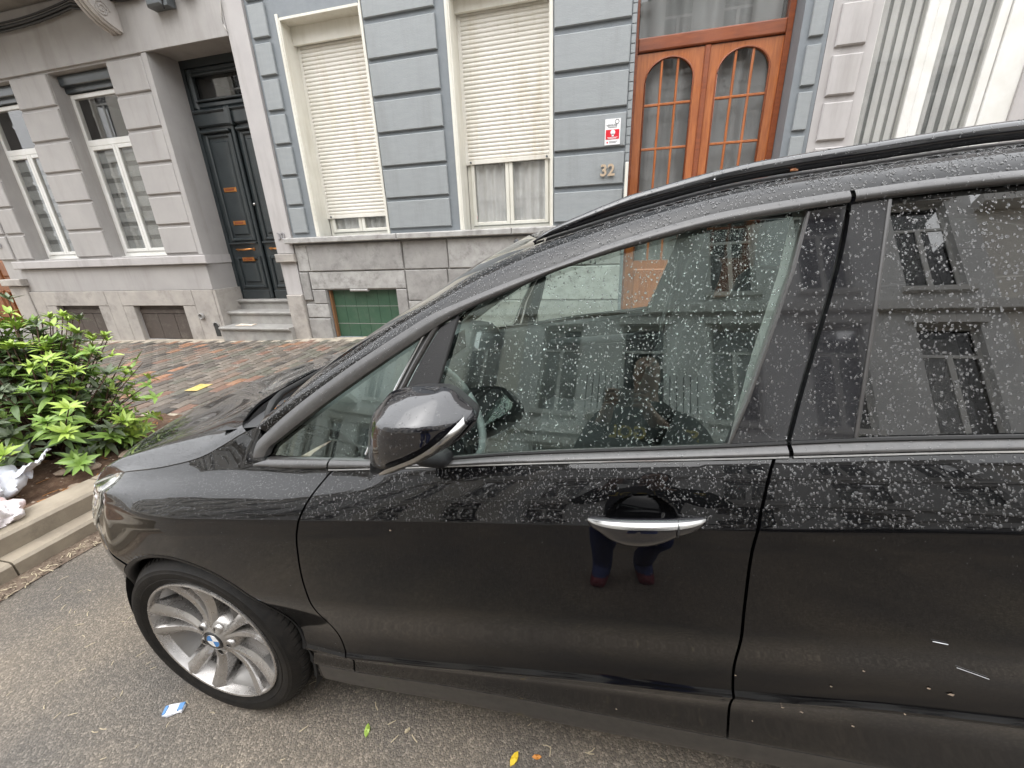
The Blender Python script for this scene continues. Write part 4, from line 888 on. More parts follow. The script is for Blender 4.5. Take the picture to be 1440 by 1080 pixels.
qpan = cp(side_panel(lambda z: float(rcut(z)) + gap, c1(2.9), lambda s: float(zl(s)), lambda s: float(zt(s)), ds=.02, nz=60, arches=[(WX2, WZ2, AR)]), 'rear_quarter', 'black_paint')
# sill
G = []
for s in np.linspace(-.80, 1.11, 70):
    z0, z1 = float(zl(s)), float(zd(s)) - .004
    if s < -.66: z1 = z0 + (z1 - z0) * .98
    G.append([P(s, z0 - .003, .07)] + [P(s, z, -.002) for z in np.linspace(z0, z1, 8)] + [P(s, z1, .03)])
m_ = MB().grid(G); arch_cut(m_, WX, WZ, AR); sill = cp(m_, 'side_sill', 'sill_paint')
# bumper
bz = pc((-2.7, .655), (-1.95, .655), (-1.86, .645), (-1.838, .60), (-1.798, .505), (-1.72, .57), (-1.652, .634), (-1.5, .606), (-1.38, .572))
sg_ = np.unique(np.concatenate([np.linspace(-2.54, -1.95, 30), np.linspace(-1.95, -1.36, 60)])); G = []
for s in sg_:
    z1 = float(bz(s)) - .003; G.append([P(s, z, (.02 * max(0, (.32 - z) / .12) ** 1.5 if z < .32 else 0) + (.03 * math.sin(min(1, max(0, (-1.9 - s) / .3)) * 1.57) if .36 < z < .58 else 0) * 0) for z in np.linspace(float(zl(s)) - .0, z1, 40)] + [P(s, z1, .02)])
m_ = MB().grid(G); arch_cut(m_, WX, WZ, AR + .004); cp(m_, 'front_bumper', 'black_paint')
m_ = MB().grid([[P(s, z, -.004) for z in (.40, .46, .52, .585)] for s in np.linspace(-2.54, -2.12, 16)]); cp(m_, 'grille', 'black_plastic')
for k in range(9): cp(MB().tube([P(-2.50 + k * .04, z, -.012) for z in (.41, .5, .58)], .006, 6), 'grille_bar', 'silver_trim')
cp(MB().grid([[P(s, z, -.003) for z in (.26, .31, .35)] for s in np.linspace(-2.54, -1.95, 20)]), 'air_intake', 'black_plastic')
# headlight
lo_ = pc((0, 0), (.38, 1), (.68, 2), (1, 3)); Lk = [(-1.492, .823), (-1.556, .73), (-1.66, .640), (-1.80, .510), (-1.845, .605), (-1.868, .662)]; Uk = [(-1.496, .832), (-1.535, .822), (-1.62, .788), (-1.72, .744), (-1.80, .705), (-1.872, .668)]
def samp(k, t): t = t * (len(k) - 1); i = min(int(t), len(k) - 2); u = t - i; return (k[i][0] * (1 - u) + k[i + 1][0] * u, k[i][1] * (1 - u) + k[i + 1][1] * u)
G = []
for t in np.linspace(0, 1, 40):
    a, b = samp(Lk, t), samp(Uk, t); G.append([P(a[0] * (1 - u) + b[0] * u, a[1] * (1 - u) + b[1] * u, -.012 * math.sin(math.pi * min(1, max(0, u))) ** .5 * math.sin(math.pi * t) ** .5) for u in np.linspace(0, 1, 14)])
hl = cp(MB().grid(G), 'headlight', 'lamp_lens')
G2 = []
for t in np.linspace(0, 1, 40):
    a, b = samp(Lk, t), samp(Uk, t); dp = .034 * math.sin(math.pi * t) ** .5
    G2.append([P(a[0] * (1 - u) + b[0] * u, a[1] * (1 - u) + b[1] * u, .002 + dp * math.sin(math.pi * u) ** .4 + .004 * math.sin(t * 26)) for u in np.linspace(0, 1, 14)])
cp(MB().grid(G2), 'lamp_reflector', 'lamp_bowl')
for (s, z, r_) in ((-1.70, .675, .036), (-1.775, .62, .030)):
    c_ = P(s, z, .010); m_ = MB().lathe([(r_, 0.004), (r_ * .9, -.006), (r_ * .75, .004), (r_ * .3, .016), (0, .018)], (0, 0, 0), n=24)
    rz_ = -.75; m_.v = [(c_[0] + x * math.cos(rz_) - y * math.sin(rz_), c_[1] + x * math.sin(rz_) + y * math.cos(rz_), c_[2] + z_) for x, y, z_ in m_.v]; cp(m_, 'lamp_ring', 'silver_trim')
for v in (.04, .96):
    cp(MB().tube([P(samp(Lk, t)[0] * (1 - v) + samp(Uk, t)[0] * v, samp(Lk, t)[1] * (1 - v) + samp(Uk, t)[1] * v, -.003) for t in np.linspace(0, 1, 30)], .0028, 5), 'lamp_bezel', 'lamp_shell')
# hood: Coons patch between fender edge, nose, centre line and cowl
def lerp(a, b, t): return np.array(a) * (1 - t) + np.array(b) * t
ncl = pc((-1.955, .70), (-1.90, .775), (-1.78, .84), (-1.6, .895), (-1.4, .94), (-1.184, 1.0))
def hE(t): s = -1.515 + (.563) * t; p = P(s, float(ztF(s)) + .003); return np.array(p)
E0, E1 = hE(0), hE(1)
def hC(t): x = -1.955 + .771 * t; return np.array((x, CY, float(ncl(x))))
fr_pts = [E0, np.array(P(-1.62, .792)), np.array(P(-1.74, .738)), np.array(P(-1.872, .672)), np.array((-1.905, 1.03, .675)), np.array((-1.935, 1.25, .69)), hC(0)]
cw_pts = [E1, np.array((-.985, .806, 1.012)), np.array((-1.033, .883, 1.02)), np.array((-1.066, .966, 1.023)), np.array((-1.09, 1.083, 1.021)), np.array((-1.121, 1.228, 1.016)), np.array((-1.155, 1.422, 1.008)), hC(1)]
def spl(pts):
    L = np.concatenate([[0], np.cumsum([np.linalg.norm(b - a) for a, b in zip(pts, pts[1:])])]); L /= L[-1]; fs = [pchip(L, [p[i] for p in pts]) for i in range(3)]
    return lambda t: np.array([float(f(t)) for f in fs])
hF, hB = spl(fr_pts), spl(cw_pts); G = []
for a in np.linspace(0, 1, 44):
    r_ = []
    for b in np.linspace(0, 1, 40):
        bb = b ** 1.25
        c_ = (1 - bb) * hE(a) + bb * hC(a) + (1 - a) * hF(bb) + a * hB(bb) - ((1 - a) * (1 - bb) * E0 + a * bb * hC(1) + (1 - a) * bb * hC(0) + a * (1 - bb) * E1)
        c_[2] += .030 * math.sin(math.pi * min(1, bb * 1.0)) * math.sin(math.pi * a) ** .7 + .016 * math.exp(-((bb - .16) / .07) ** 2) * min(1, a * 4) * (1 - a) ** .5
        r_.append(c_)
    G.append(r_)
G = np.array(G); m_ = MB().grid(G, flip=True); l2 = G[:, 0].copy(); l2[:, 2] -= .02; m_.grid(np.stack([G[:, 0], l2])); l2 = G[-1].copy(); l2[:, 2] -= .03; m_.grid(np.stack([G[-1], l2])); l2 = G[0].copy(); l2[:, 0] += .015; l2[:, 2] -= .02; m_.grid(np.stack([G[0], l2]))
hood = cp(m_, 'hood', 'black_paint', ang=50)
# structure behind the gaps
m_ = MB().grid([[P(s, z, .035) for z in np.linspace(float(zd(s)), float(zt(s)) - .01, 12)] for s in np.linspace(-.85, 1.4, 60)]); cp(m_, 'inner_shell', 'dark_rubber')
# greenhouse curves (x, z)
T_in = [(-.847, .982), (-.627, 1.133), (-.405, 1.272), (-.316, 1.324), (-.27, 1.345), (-.18, 1.38), (-.096, 1.413), (.008, 1.444), (.063, 1.458), (.187, 1.485), (.262, 1.496), (.348, 1.507), (.469, 1.520), (.563, 1.527), (.643, 1.531), (.9, 1.535), (1.2, 1.525), (1.6, 1.49), (1.95, 1.43)]
T_out = [(-.942, .944), (-.923, .968), (-.856, 1.027), (-.63, 1.182), (-.471, 1.276), (-.378, 1.327), (-.314, 1.352), (-.211, 1.390), (-.096, 1.428), (.01, 1.464), (.159, 1.502), (.199, 1.510), (.351, 1.530), (.43, 1.538), (.543, 1.547), (.642, 1.551), (.9, 1.556), (1.2, 1.546), (1.6, 1.51), (1.97, 1.45)]
tin = pc(*T_in); tout = pc(*T_out)
bup = pc((-.95, .94), (-.875, .950), (-.62, .985), (-.343, 1.019), (-.193, 1.044), (.217, 1.099), (.328, 1.115), (.428, 1.129), (.653, 1.155), (1.2, 1.21), (2.0, 1.27))
def poly_spl(k, closed=False):
    return spl([np.array((*p, 0.)) for p in k])
def gp(T, B, L_, R_, off, name, mt, n=30, m=24, thick=.0, parent=None, bulge=0, both=True):
    """glazing piece: Coons patch in (x, z) between top, bottom, left, right polylines, laid on the glasshouse surface"""
    T, B, L_, R_ = [poly_spl(k) for k in (T, B, L_, R_)]; G = []
    for u in np.linspace(0, 1, n):
        r_ = []
        for v in np.linspace(0, 1, m):
            c_ = (1 - v) * B(u) + v * T(u) + (1 - u) * L_(v) + u * R_(v) - ((1 - u) * (1 - v) * B(0) + u * v * T(1) + (1 - u) * v * T(0) + u * (1 - v) * B(1))
            x, z = c_[0], c_[1]; r_.append((x, yg(x, z, off) - bulge * math.sin(math.pi * u) ** .5 * math.sin(math.pi * v) ** .5, z))
        G.append(r_)
    G = np.array(G); m_ = MB().grid(G, flip=False)
    if thick:
        for ln in (G[0], G[-1], G[:, 0], G[:, -1]):
            l2 = ln.copy(); l2[:, 1] += thick; m_.grid(np.stack([ln, l2]))
    return cp(m_, name, mt, parent, both=both)
def tr(xs_, f): return [(x, float(f(x))) for x in xs_]
# side glass
fg = gp(tr((-.316, -.27, -.18, -.096, .008, .1, .187, .262, .30, .346), tin), tr((-.41, -.2, 0, .1, .229), lambda x: bup(x) - .006), [(-.41, 1.004), (-.391, 1.082), (-.363, 1.164), (-.338, 1.25), (-.316, 1.324)], [(.229, 1.093), (.262, 1.185), (.298, 1.309), (.325, 1.406), (.346, 1.5065)], .010, 'door_window', 'car_glass', 40, 30)
qg = gp([(-.847, .984), (-.627, 1.134), (-.408, 1.271)], [(-.862, .955), (-.7, .972), (-.56, .986)], [(-.862, .955), (-.856, .968), (-.847, .984)], [(-.56, .986), (-.543, 1.004), (-.469, 1.158), (-.408, 1.271)], .010, 'quarter_window', 'car_glass', 20, 16)
rg = gp(tr((.469, .563, .643, .9, 1.15), tin), tr((.432, .653, .9, 1.2), lambda x: bup(x) - .006), [(.432, 1.125), (.443, 1.232), (.453, 1.335), (.462, 1.438), (.469, 1.520)], [(1.2, 1.205), (1.15, 1.525)], .010, 'rear_door_window', 'privacy_glass', 40, 20)
gp(tr((1.22, 1.5, 1.9), tin), tr((1.27, 1.6, 2.02), lambda x: bup(x) - .006), [(1.27, 1.21), (1.22, 1.523)], [(2.02, 1.262), (1.9, 1.44)], .010, 'rear_quarter_window', 'privacy_glass', 20, 10)
# gloss pillar covers
gp([(.350, 1.5065), (.407, 1.526)], [(.236, 1.094), (.325, 1.110)], [(.236, 1.094), (.268, 1.185), (.303, 1.309), (.331, 1.406), (.350, 1.5065)], [(.325, 1.110), (.341, 1.191), (.360, 1.275), (.382, 1.370), (.399, 1.464), (.407, 1.526)], -.001, 'pillar_cover', 'gloss_black', 8, 30, .014)
gp([(.414, 1.526), (.466, 1.519)], [(.334, 1.111), (.430, 1.122)], [(.334, 1.111), (.350, 1.191), (.369, 1.275), (.391, 1.370), (.408, 1.464), (.414, 1.526)], [(.430, 1.122), (.441, 1.232), (.451, 1.335), (.460, 1.438), (.466, 1.519)], -.001, 'pillar_cover', 'gloss_black', 8, 30, .014)
gp([(1.155, 1.526), (1.215, 1.524)], [(1.205, 1.205), (1.265, 1.21)], [(1.205, 1.205), (1.155, 1.526)], [(1.265, 1.21), (1.215, 1.524)], -.001, 'pillar_cover', 'gloss_black', 6, 14, .014)
# mirror triangle and its chrome-edged bar
gp([(-.362, 1.295), (-.322, 1.318)], [(-.50, .998), (-.415, 1.006)], [(-.50, .998), (-.478, 1.05), (-.454, 1.13), (-.41, 1.218), (-.362, 1.295)], [(-.415, 1.006), (-.396, 1.082), (-.368, 1.164), (-.343, 1.25), (-.322, 1.318)], -.002, 'mirror_triangle', 'black_plastic', 8, 20, .014)
def gtube(pts, r_, off, name, mt, n=8, squash=1):
    m_ = MB().tube([(x, yg(x, z, off), z) for x, z in pts], r_, n); return cp(m_, name, mt)
gtube([(-.512, 1.004), (-.466, 1.135), (-.425, 1.21), (-.372, 1.298)], .0065, -.001, 'window_divider', 'satin_trim'); gtube([(-.545, 1.004), (-.471, 1.158), (-.408, 1.271), (-.385, 1.30)], .004, .003, 'window_seal', 'chrome_edge')
gp([(-.404, 1.272), (-.374, 1.298)], [(-.556, .99), (-.515, .995)], [(-.556, .99), (-.54, 1.004), (-.467, 1.158), (-.404, 1.272)], [(-.515, .995), (-.469, 1.135), (-.428, 1.21), (-.374, 1.298)], .002, 'divider_panel', 'dark_rubber', 5, 16)
for pts in ([(.233, 1.096), (.265, 1.185), (.3005, 1.309), (.328, 1.406), (.348, 1.504)], [(.431, 1.124), (.442, 1.232), (.452, 1.335), (.461, 1.438), (.4675, 1.517)]):
    gtube(pts, .0032, -.001, 'window_seal', 'satin_trim')
gtube([(-.414, 1.01), (-.393, 1.082), (-.365, 1.164), (-.34, 1.25), (-.32, 1.32)], .004, .0, 'window_seal', 'dark_rubber')
# satin strip over the windows
def strip(A, B, name, mt, off=-.006, bul=.006, n=90, segs=None, ya=None, yb=None, par=None):
    """band between two (x, z) curves A (inner) and B (outer), crowned"""
    A, B = poly_spl(A), poly_spl(B); G = []
    for t in np.linspace(0, 1, n):
        a, b = A(t), B(t); r_ = []
        for v in np.linspace(0, 1, 9):
            c_ = a * (1 - v) + b * v; y = yg(c_[0], c_[1], off) - bul * math.sin(math.pi * v)
            if v == 0: y += .012
            r_.append((c_[0], y, c_[1]))
        G.append(r_)
    return cp(MB().grid(np.array(G)), name, mt, par, ang=60)
A_f = [(-.862, .957), (-.847, .984)] + T_in[1:12] + [(.407, 1.515)]; B_f = [(-.94, .945), (-.923, .968)] + T_out[2:13] + [(.41, 1.537)]
def resamp(curve, xs_): return [(x, float(curve(x))) for x in xs_]
xs1 = list(np.linspace(-.847, .407, 40)); strip([(-.862, .957)] + resamp(tin, xs1), [(-.942, .944)] + [(x - .075 * max(0, min(1, (-.38 - x) / .45)) , float(tout(x - .075 * max(0, min(1, (-.38 - x) / .45))))) for x in xs1], 'window_trim', 'satin_trim')
xs2 = list(np.linspace(.414, 1.95, 30)); strip(resamp(tin, xs2), resamp(tout, xs2), 'window_trim', 'satin_trim')
# belt strip: front, rear
def beltstrip(x0, x1, name='belt_trim'):
    G = []
    for x in np.linspace(x0, x1, 60):
        z0, z1 = float(zt(x)) + .001, float(bup(x)); y0 = yside(x, z0 - .002); y1 = yg(x, z1); r_ = []
        k = min(1, (x + .95) / .12) if x < -.83 else 1
        for v in np.linspace(0, 1, 8):
            z = z0 + (z1 - z0) * v; r_.append((x, min(y0, y1) * (1 - v) + y1 * v - .009 * math.sin(math.pi * v) ** .6 * max(.2, k), z))
        r_.append((x, y1 + .014, z1 - .002)); G.append(r_)
    return cp(MB().grid(np.array(G)), name, 'satin_trim', ang=60)
beltstrip(-.905, -.652); beltstrip(-.647, .327); beltstrip(.334, 1.33); beltstrip(1.335, 2.05)
for x0, x1 in ((-.647, .327), (.334, 1.33)):
    cp(MB().tube([(x, yside(x, float(zt(x))) - .003, float(zt(x)) - .001) for x in np.linspace(x0, x1, 30)], .0028, 6), 'belt_seal', 'chrome_edge')
    cp(MB().tube([(x, yg(x, float(bup(x)), -.004), float(bup(x)) + .001) for x in np.linspace(max(x0, -.40), x1, 30)], .0035, 6), 'belt_seal', 'dark_rubber')
# A pillar / cantrail body band, gutter and roof
Wk = [(-.905, .783, 1.026), (-.866, .80, 1.052), (-.806, .83, 1.104), (-.733, .855, 1.157), (-.673, .87, 1.196), (-.614, .882, 1.232), (-.505, .90, 1.296), (-.401, .915, 1.350), (-.337, .925, 1.389), (-.208, .94, 1.446), (-.14, .945, 1.470), (-.08, .945, 1.486), (.071, .95, 1.524), (.274, .95, 1.563), (.453, .95, 1.580), (.681, .95, 1.598), (.95, .95, 1.604), (1.3, .955, 1.595), (1.7, .965, 1.555), (2.02, .99, 1.49)]
Wf = spl([np.array(p) for p in Wk]); Lf = poly_spl([(-.985, .978), (-.923, .972)] + [(x, z) for x, z in T_out[2:]])
G = []
for t in np.linspace(0, 1, 130):
    tt = t; b = Wf(tt)
    # inner edge point at the matching x
    x = b[0] + .035 * (1 - t) ; x = max(x, -.945); z = float(tout(min(x, 1.97))) if x > -.93 else .965; a = np.array((x, yg(x, z, -.003), z)); r_ = []
    for v in np.linspace(0, 1, 12):
        c_ = a * (1 - v) + b * v; n_ = np.array((-.3 * (1 - t), -.7, .7)); c_ = c_ + n_ * .014 * math.sin(math.pi * v) ** .8; r_.append(c_)
    G.append(r_)
pill = cp(MB().grid(np.array(G)), 'roof_side', 'black_paint', ang=60)
# gutter to the rail
def tx(x):
    a, b = 0., 1.
    for _ in range(40):
        m = (a + b) / 2
        if Wf(m)[0] < x: a = m
        else: b = m
    return a
t0 = tx(-.14)
rs = [Wf(t) for t in np.linspace(t0, 1, 60)]
G = [[p, p + np.array((0, .012, .001)), p + np.array((0, .02, .006)), p + np.array((0, .045, .012))] for p in rs]; cp(MB().grid(np.array(G)), 'roof_gutter', 'black_plastic')
G = []
for i, t in enumerate(np.linspace(t0 - .01, .985, 90)):
    p = Wf(t); k = min(1, i / 9) ** .5 * min(1, (89 - i) / 6) ** .5; hgt = .030 * k + .002; r_ = []
    for q in np.linspace(0, 2 * math.pi, 11): r_.append((p[0], p[1] + .020 + .013 * math.cos(q), p[2] + .010 + hgt * .5 + hgt * .5 * math.sin(q)))
    G.append(r_)
cp(MB().grid(np.array(G)), 'roof_rail', 'gloss_black', ang=60)
G = []
for t in np.linspace(t0, 1, 50):
    p = Wf(t); r_ = []
    for v in np.linspace(0, 1, 24):
        y = p[1] + .04 + (CY - p[1] - .04) * v; r_.append((p[0] - .12 * math.sin(v * 1.57) * (1 - min(1, (t - t0) / .2)), y, p[2] - .006 + .035 * (1 - (1 - v) ** 2)))
    G.append(r_)
roof = cp(MB().grid(np.array(G), flip=True), 'roof', 'black_paint')
hdr = G[0]
# windscreen
G = []
base = spl([np.array(p) for p in ((-.885, .806, 1.050), (-.900, .88, 1.048), (-.945, 1.05, 1.041), (-1.0, 1.27, 1.03), (-1.065, CY, 1.022))])
for t in np.linspace(0, 1, 30):
    e = Wf(t0 * t) + np.array((0.004, .008, -.004)); r_ = []
    top = np.array(hdr[-1]) ; cen = np.array((-1.065, CY, 1.022)) * (1 - t) + (top + np.array((-.01, 0, -.004))) * t; cen = cen + np.array((-.02, 0, .03)) * math.sin(math.pi * t)
    for v in np.linspace(0, 1, 20):
        lin = e * (1 - v) + cen * v
        corr = (1 - t) * (base(v) - (np.array(base(0)) * (1 - v) + np.array(base(1)) * v)); hh = np.array(hdr[int(v * 23)]); corr2 = t * (hh - (np.array(hdr[0]) * (1 - v) + np.array(hdr[-1]) * v))
        r_.append(lin + corr + corr2)
    G.append(r_)
cp(MB().grid(np.array(G), flip=True), 'windscreen', 'screen_glass')
G = []
for t in np.linspace(0, 1, 40):
    e = Wf(t * t0) + np.array((0.0, .004, .002)); G.append([e, e + np.array((-.012, .030, .006)), e + np.array((-.026, .062, .006))])
cp(MB().grid(np.array(G)), 'windscreen_seal', 'gloss_black')
# cowl and wipers
G = []
for v in np.linspace(0, 1, 24):
    a = hB(v) + np.array((.006, 0, -.012)); b = base(v) + np.array((.01, 0, -.004)); G.append([a, a * .85 + b * .15 + np.array((0, 0, -.050)), a * .55 + b * .45 + np.array((0, 0, -.048)), a * .40 + b * .60 + np.array((0, 0, -.022)), b])
cp(MB().grid(np.array(G)), 'cowl', 'black_plastic')
f0 = [np.array(P(s, float(ztF(s)) - .002)) for s in np.linspace(-.952, -.885, 8)]; c0 = np.array(G[0]); c0 = [c0[min(3, int(q))] * (1 - (q % 1)) + c0[min(3, int(q) + 1)] * (q % 1) for q in np.linspace(0, 3, 8)]
cp(MB().grid(np.array([f0, [np.array((p[0], p[1] + .012, p[2] - .02)) for p in f0], c0])), 'cowl_side', 'black_plastic')
for k in range(26):
    v = .2 + k * .028; a = hB(v); b = base(v); q0 = a * .6 + b * .4; q1 = a * .25 + b * .75; cp(MB().tube([q0 + np.array((0, 0, -.038)), q1 + np.array((0, 0, -.018))], .003, 4), 'cowl_fin', 'dark_rubber', both=False)
wp = MB(); piv = hB(.12) * .5 + base(.12) * .5 + np.array((0.0, 0, .0))
piv = np.array((-.940, .838, .985)); arm = [piv, np.array((-.946, .862, 1.028)), np.array((-.955, .896, 1.046)), np.array((-.973, .95, 1.053)), np.array((-.998, 1.122, 1.054)), np.array((-1.034, 1.314, 1.053)), np.array((-1.054, 1.46, 1.052))]
wp.tube(arm, [.009, .009, .012, .010, .008, .006, .004], 10); wo = cp(wp, 'wiper', 'dark_rubber', both=False)
wb = MB(); wb.tube([np.array(base(v)) + np.array((.035 + .03 * v, 0, .034)) for v in np.linspace(.16, .92, 20)], .0055, 6); wb.build('wiper_blade', 'dark_rubber', wo, smooth=True)
MB().lathe([(0, .03), (.022, .026), (.026, 0)], tuple(piv - np.array((0, 0, .012))), axis='z', n=16).build('pivot_cap', 'black_plastic', wo, smooth=True)
dm = MB(); rq = random.Random(21)
for k in range(90):
    v = rq.uniform(.12, .62); u = rq.uniform(.35, .75); c_ = hB(v) * (1 - u) + base(v) * u + np.array((0, 0, -.034 + .012 * u)); s = rq.uniform(.004, .010); a0 = rq.uniform(0, 6.28)
    dm.add([(c_[0] + s * math.cos(a0 + q), c_[1] + s * .6 * math.sin(a0 + q), c_[2] + rq.uniform(0, .006)) for q in (0, 1.3, 2.9, 4.4)], [(0, 1, 2, 3)])
tag(dm.build('cowl_leaves', 'leaf_orange'), 'dead brown leaf bits gathered under the wiper of the black car', 'leaf litter', kind='stuff')
# rear end
m_ = MB().grid([[P(s, z, ex) for z, ex in ((float(zt(s)), 0), (float(zt(s)) + .10, .10), (1.47, .22))] for s in np.linspace(2.02, 2.9, 16)]); cp(m_, 'tailgate', 'gloss_black')
cp(MB().grid([[P(s, z, -.004) for z in (.95, 1.03, 1.10)] for s in np.linspace(1.98, 2.35, 14)]), 'tail_light', 'sign_red')
# far side: mirror every body part
for o in list(body): mirror_obj(o, car)
# wheel wells, underbody
for (ax, az) in ((WX, WZ), (WX2, WZ2)):
    for sgn in (0, 1):
        G = [[(ax + (AR + .004 + .01 * k) * math.cos(a), (.672 + .24 * k) if not sgn else 2 * CY - (.672 + .24 * k), az + (AR + .004 + .01 * k) * math.sin(a)) for k in (0, .3, 1)] for a in np.linspace(-.45, math.pi + .45, 40)]
        MB().grid(np.array(G)).build('wheel_liner', 'dark_rubber', car, smooth=True)
        MB().add([(ax + .40 * math.cos(a), .93 if not sgn else 2 * CY - .93, az + .40 * math.sin(a)) for a in np.linspace(0, 2 * math.pi, 30, endpoint=False)], [tuple(range(30))]).build('wheel_liner', 'dark_rubber', car)
MB().box(-1.70, 2.0, .95, 2 * CY - .95, .22, .30).build('underbody', 'dark_rubber', car)
MB().box(-.82, 1.1, .72, 2 * CY - .72, .235, .33).build('underbody', 'dark_rubber', car)
# arch lips
for nm, (ax, az) in (('f', (WX, WZ)), ('r', (WX2, WZ2))):
    G = []
    for a in np.linspace(-.30, math.pi + .30, 60):
        x, z = ax + AR * math.cos(a), az + AR * math.sin(a)
        y = P(x if x > -1.7 else -1.7, max(z, .23))[1] if z > .2 else P(x, .23)[1]
        G.append([(x, y - .001, z), (ax + (AR - .012) * math.cos(a), y + .002, az + (AR - .012) * math.sin(a)), (ax + (AR - .013) * math.cos(a), y + .03, az + (AR - .013) * math.sin(a))])
    MB().grid(np.array(G)).build('arch_lip', 'black_plastic', car, smooth=True)

# wheel
def make_wheel():
    """wheel facing -y, centred on the origin; face plane y=0"""
    ro = WR; ri = .238
    ty = MB(); pf = [(ri - .004, .01), (ri + .004, .0), (ri + .016, -.004), (ri + .022, -.008), (ri + .024, -.0065), (ri + .034, -.010), (ri + .046, -.0095), (ri + .048, -.0075), (ri + .056, -.006), (ro - .017, .004), (ro - .008, .012), (ro - .004, .022)]
    ty.lathe(pf + [(ro - .002, .03), (ro, .05), (ro, .062), (ro - .007, .064), (ro - .007, .072), (ro, .074), (ro, .1), (ro - .007, .102), (ro - .007, .11), (ro, .112), (ro, .14), (ro - .007, .142), (ro - .007, .150), (ro, .152), (ro - .002, .17), (ro - .01, .19), (ri, .2)], (0, 0, 0), n=96)
    tyre_me = ty.mesh('tyre', 'tyre_rubber', smooth=True, ang=35)
    tr_ = MB()
    for k in range(84):            # shoulder sipes as raised lugs
        a = 2 * math.pi * k / 84; b = a + 2 * math.pi / 84 * .72
        vs = []
        for q in (a, b):
            for r_, y in ((ro - .012, .009), (ro + .001, .024), (ro + .005, .034), (ro + .005, .059), (ro - .004, .060)):
                qq = q + (y - .009) * .9; vs.append((r_ * math.cos(qq), y, r_ * math.sin(qq)))
        tr_.add(vs, [(i, i + 1, i + 6, i + 5) for i in range(4)] + [(0, 1, 2, 3, 4), (9, 8, 7, 6, 5)])
    lugs = tr_.mesh('tread_block', 'tyre_rubber')
    rim = MB(); rim.lathe([(ri + .002, .006), (ri, -.003), (ri - .004, -.005), (ri - .008, -.003), (ri - .010, .006), (ri - .014, .03), (ri - .026, .07), (ri - .03, .17)], (0, 0, 0), n=96)
    rim.lathe([(0, .012), (.034, .010), (.037, .006), (.045, .012), (.062, .018), (.075, .034), (.078, .07)], (0, 0, 0), n=48)
    rm = rim.mesh('rim', 'alloy', smooth=True, ang=40)
    sp = MB()
    def spoke(a0, a1, wd0, wd1):
        """twin-spoke arm from hub (angle a0) to rim (angle a1), scooped section"""
        n_ = 14; G = []
        for i in range(n_):
            t = i / (n_ - 1); r_ = .052 + (ri - .052 - .006) * t; a = a0 + (a1 - a0) * (t ** .8); w_ = wd0 + (wd1 - wd0) * t; y = .010 + .020 * math.sin(math.pi * t) ** 1.0 * .9 - .006 * t
            c = np.array((r_ * math.cos(a), 0, r_ * math.sin(a))); tg = np.array((-math.sin(a), 0, math.cos(a)))
            G.append([c + tg * w_ * u + np.array((0, y + dy, 0)) for u, dy in ((-1.0, .045), (-1.0, .006), (-.8, .0), (-.35, .001), (.05, .012), (.7, .016), (1.0, .02), (1.0, .05))])
        sp.grid(np.array(G))
    arms = []
    for k in range(5):
        c = 2 * math.pi * k / 5 + R(98)
        for sgn in (-1, 1):
            sp = MB(); spoke_a = (c + sgn * .16, c + sgn * .235); n_ = 16; G = []
            for i in range(n_):
                t = i / (n_ - 1); r_ = .048 + (ri - .048 - .001) * t; a = spoke_a[0] * (1 - t) + spoke_a[1] * t + sgn * .02 * math.sin(math.pi * t); w_ = .0125 + .013 * t ** 1.3; y = .012 + .018 * math.sin(math.pi * min(1, t * 1.05)) ** 1.0 * (1 - .3 * t) - .0165 * t
                cc = np.array((r_ * math.cos(a), 0, r_ * math.sin(a))); tg = np.array((-math.sin(a), 0, math.cos(a))) * sgn
                G.append([cc + tg * w_ * u + np.array((0, y + dy, 0)) for u, dy in ((-1.05, .06), (-1.0, .010), (-.85, .003), (-.2, .0), (.25, .002), (.75, .009), (1.0, .012), (1.06, .06))])
            sp.grid(np.array(G), flip=sgn < 0); arms.append(sp.mesh('spoke', 'alloy', smooth=True, ang=24))
            if sgn > 0:
                wb_ = MB(); G = []
                for i in range(8):
                    t = i / 7; r_ = .10 + (ri - .106) * t; hw_ = .235 * (.55 + .45 * t); G.append([(r_ * math.cos(c + u * hw_), .040 + .012 * (1 - abs(u)), r_ * math.sin(c + u * hw_)) for u in np.linspace(-1, 1, 7)])
                wb_.grid(np.array(G)[: 4 if k % 2 else 5]); arms.append(wb_.mesh('spoke_web', 'alloy_dark', smooth=True))
    for k in range(5):
        c = 2 * math.pi * (k + .5) / 5 + R(98); G = []
        for i in range(7):
            t = i / 6; r_ = ri - .008 - .042 * t; hw_ = .26 * (1 - t * .25); G.append([(r_ * math.cos(c + u * hw_), .018 + .06 * t ** 1.3, r_ * math.sin(c + u * hw_)) for u in np.linspace(-1, 1, 9)])
        arms.append(MB().grid(np.array(G), flip=True).mesh('rim_shelf', 'alloy_shaded', smooth=True))
    bolts = []
    for k in range(5):
        a = 2 * math.pi * (k + .5) / 5 + R(98); bolts.append(MB().lathe([(0, .016), (.007, .016), (.009, .03)], (.052 * math.cos(a), 0, .052 * math.sin(a)), n=6).mesh('wheel_bolt', 'alloy_dark'))
        bolts.append(MB().lathe([(.011, .010), (.013, .008), (.016, .013), (.018, .02)], (.052 * math.cos(a), 0, .052 * math.sin(a)), n=14).mesh('bolt_well', 'alloy', smooth=True))
    disc = MB().lathe([(.06, .09), (.16, .09), (.165, .1), (.165, .12)], (0, 0, 0), n=48).mesh('brake_disc', 'disc_metal', smooth=True, ang=30)
    back = MB().lathe([(0, .15), (.225, .15)], (0, 0, 0), n=32).mesh('brake_shield', 'dark_rubber')
    cal = MB().box(.05, .15, .05, .12, -.1, .1).mesh('brake_caliper', 'alloy_dark')
    em = []
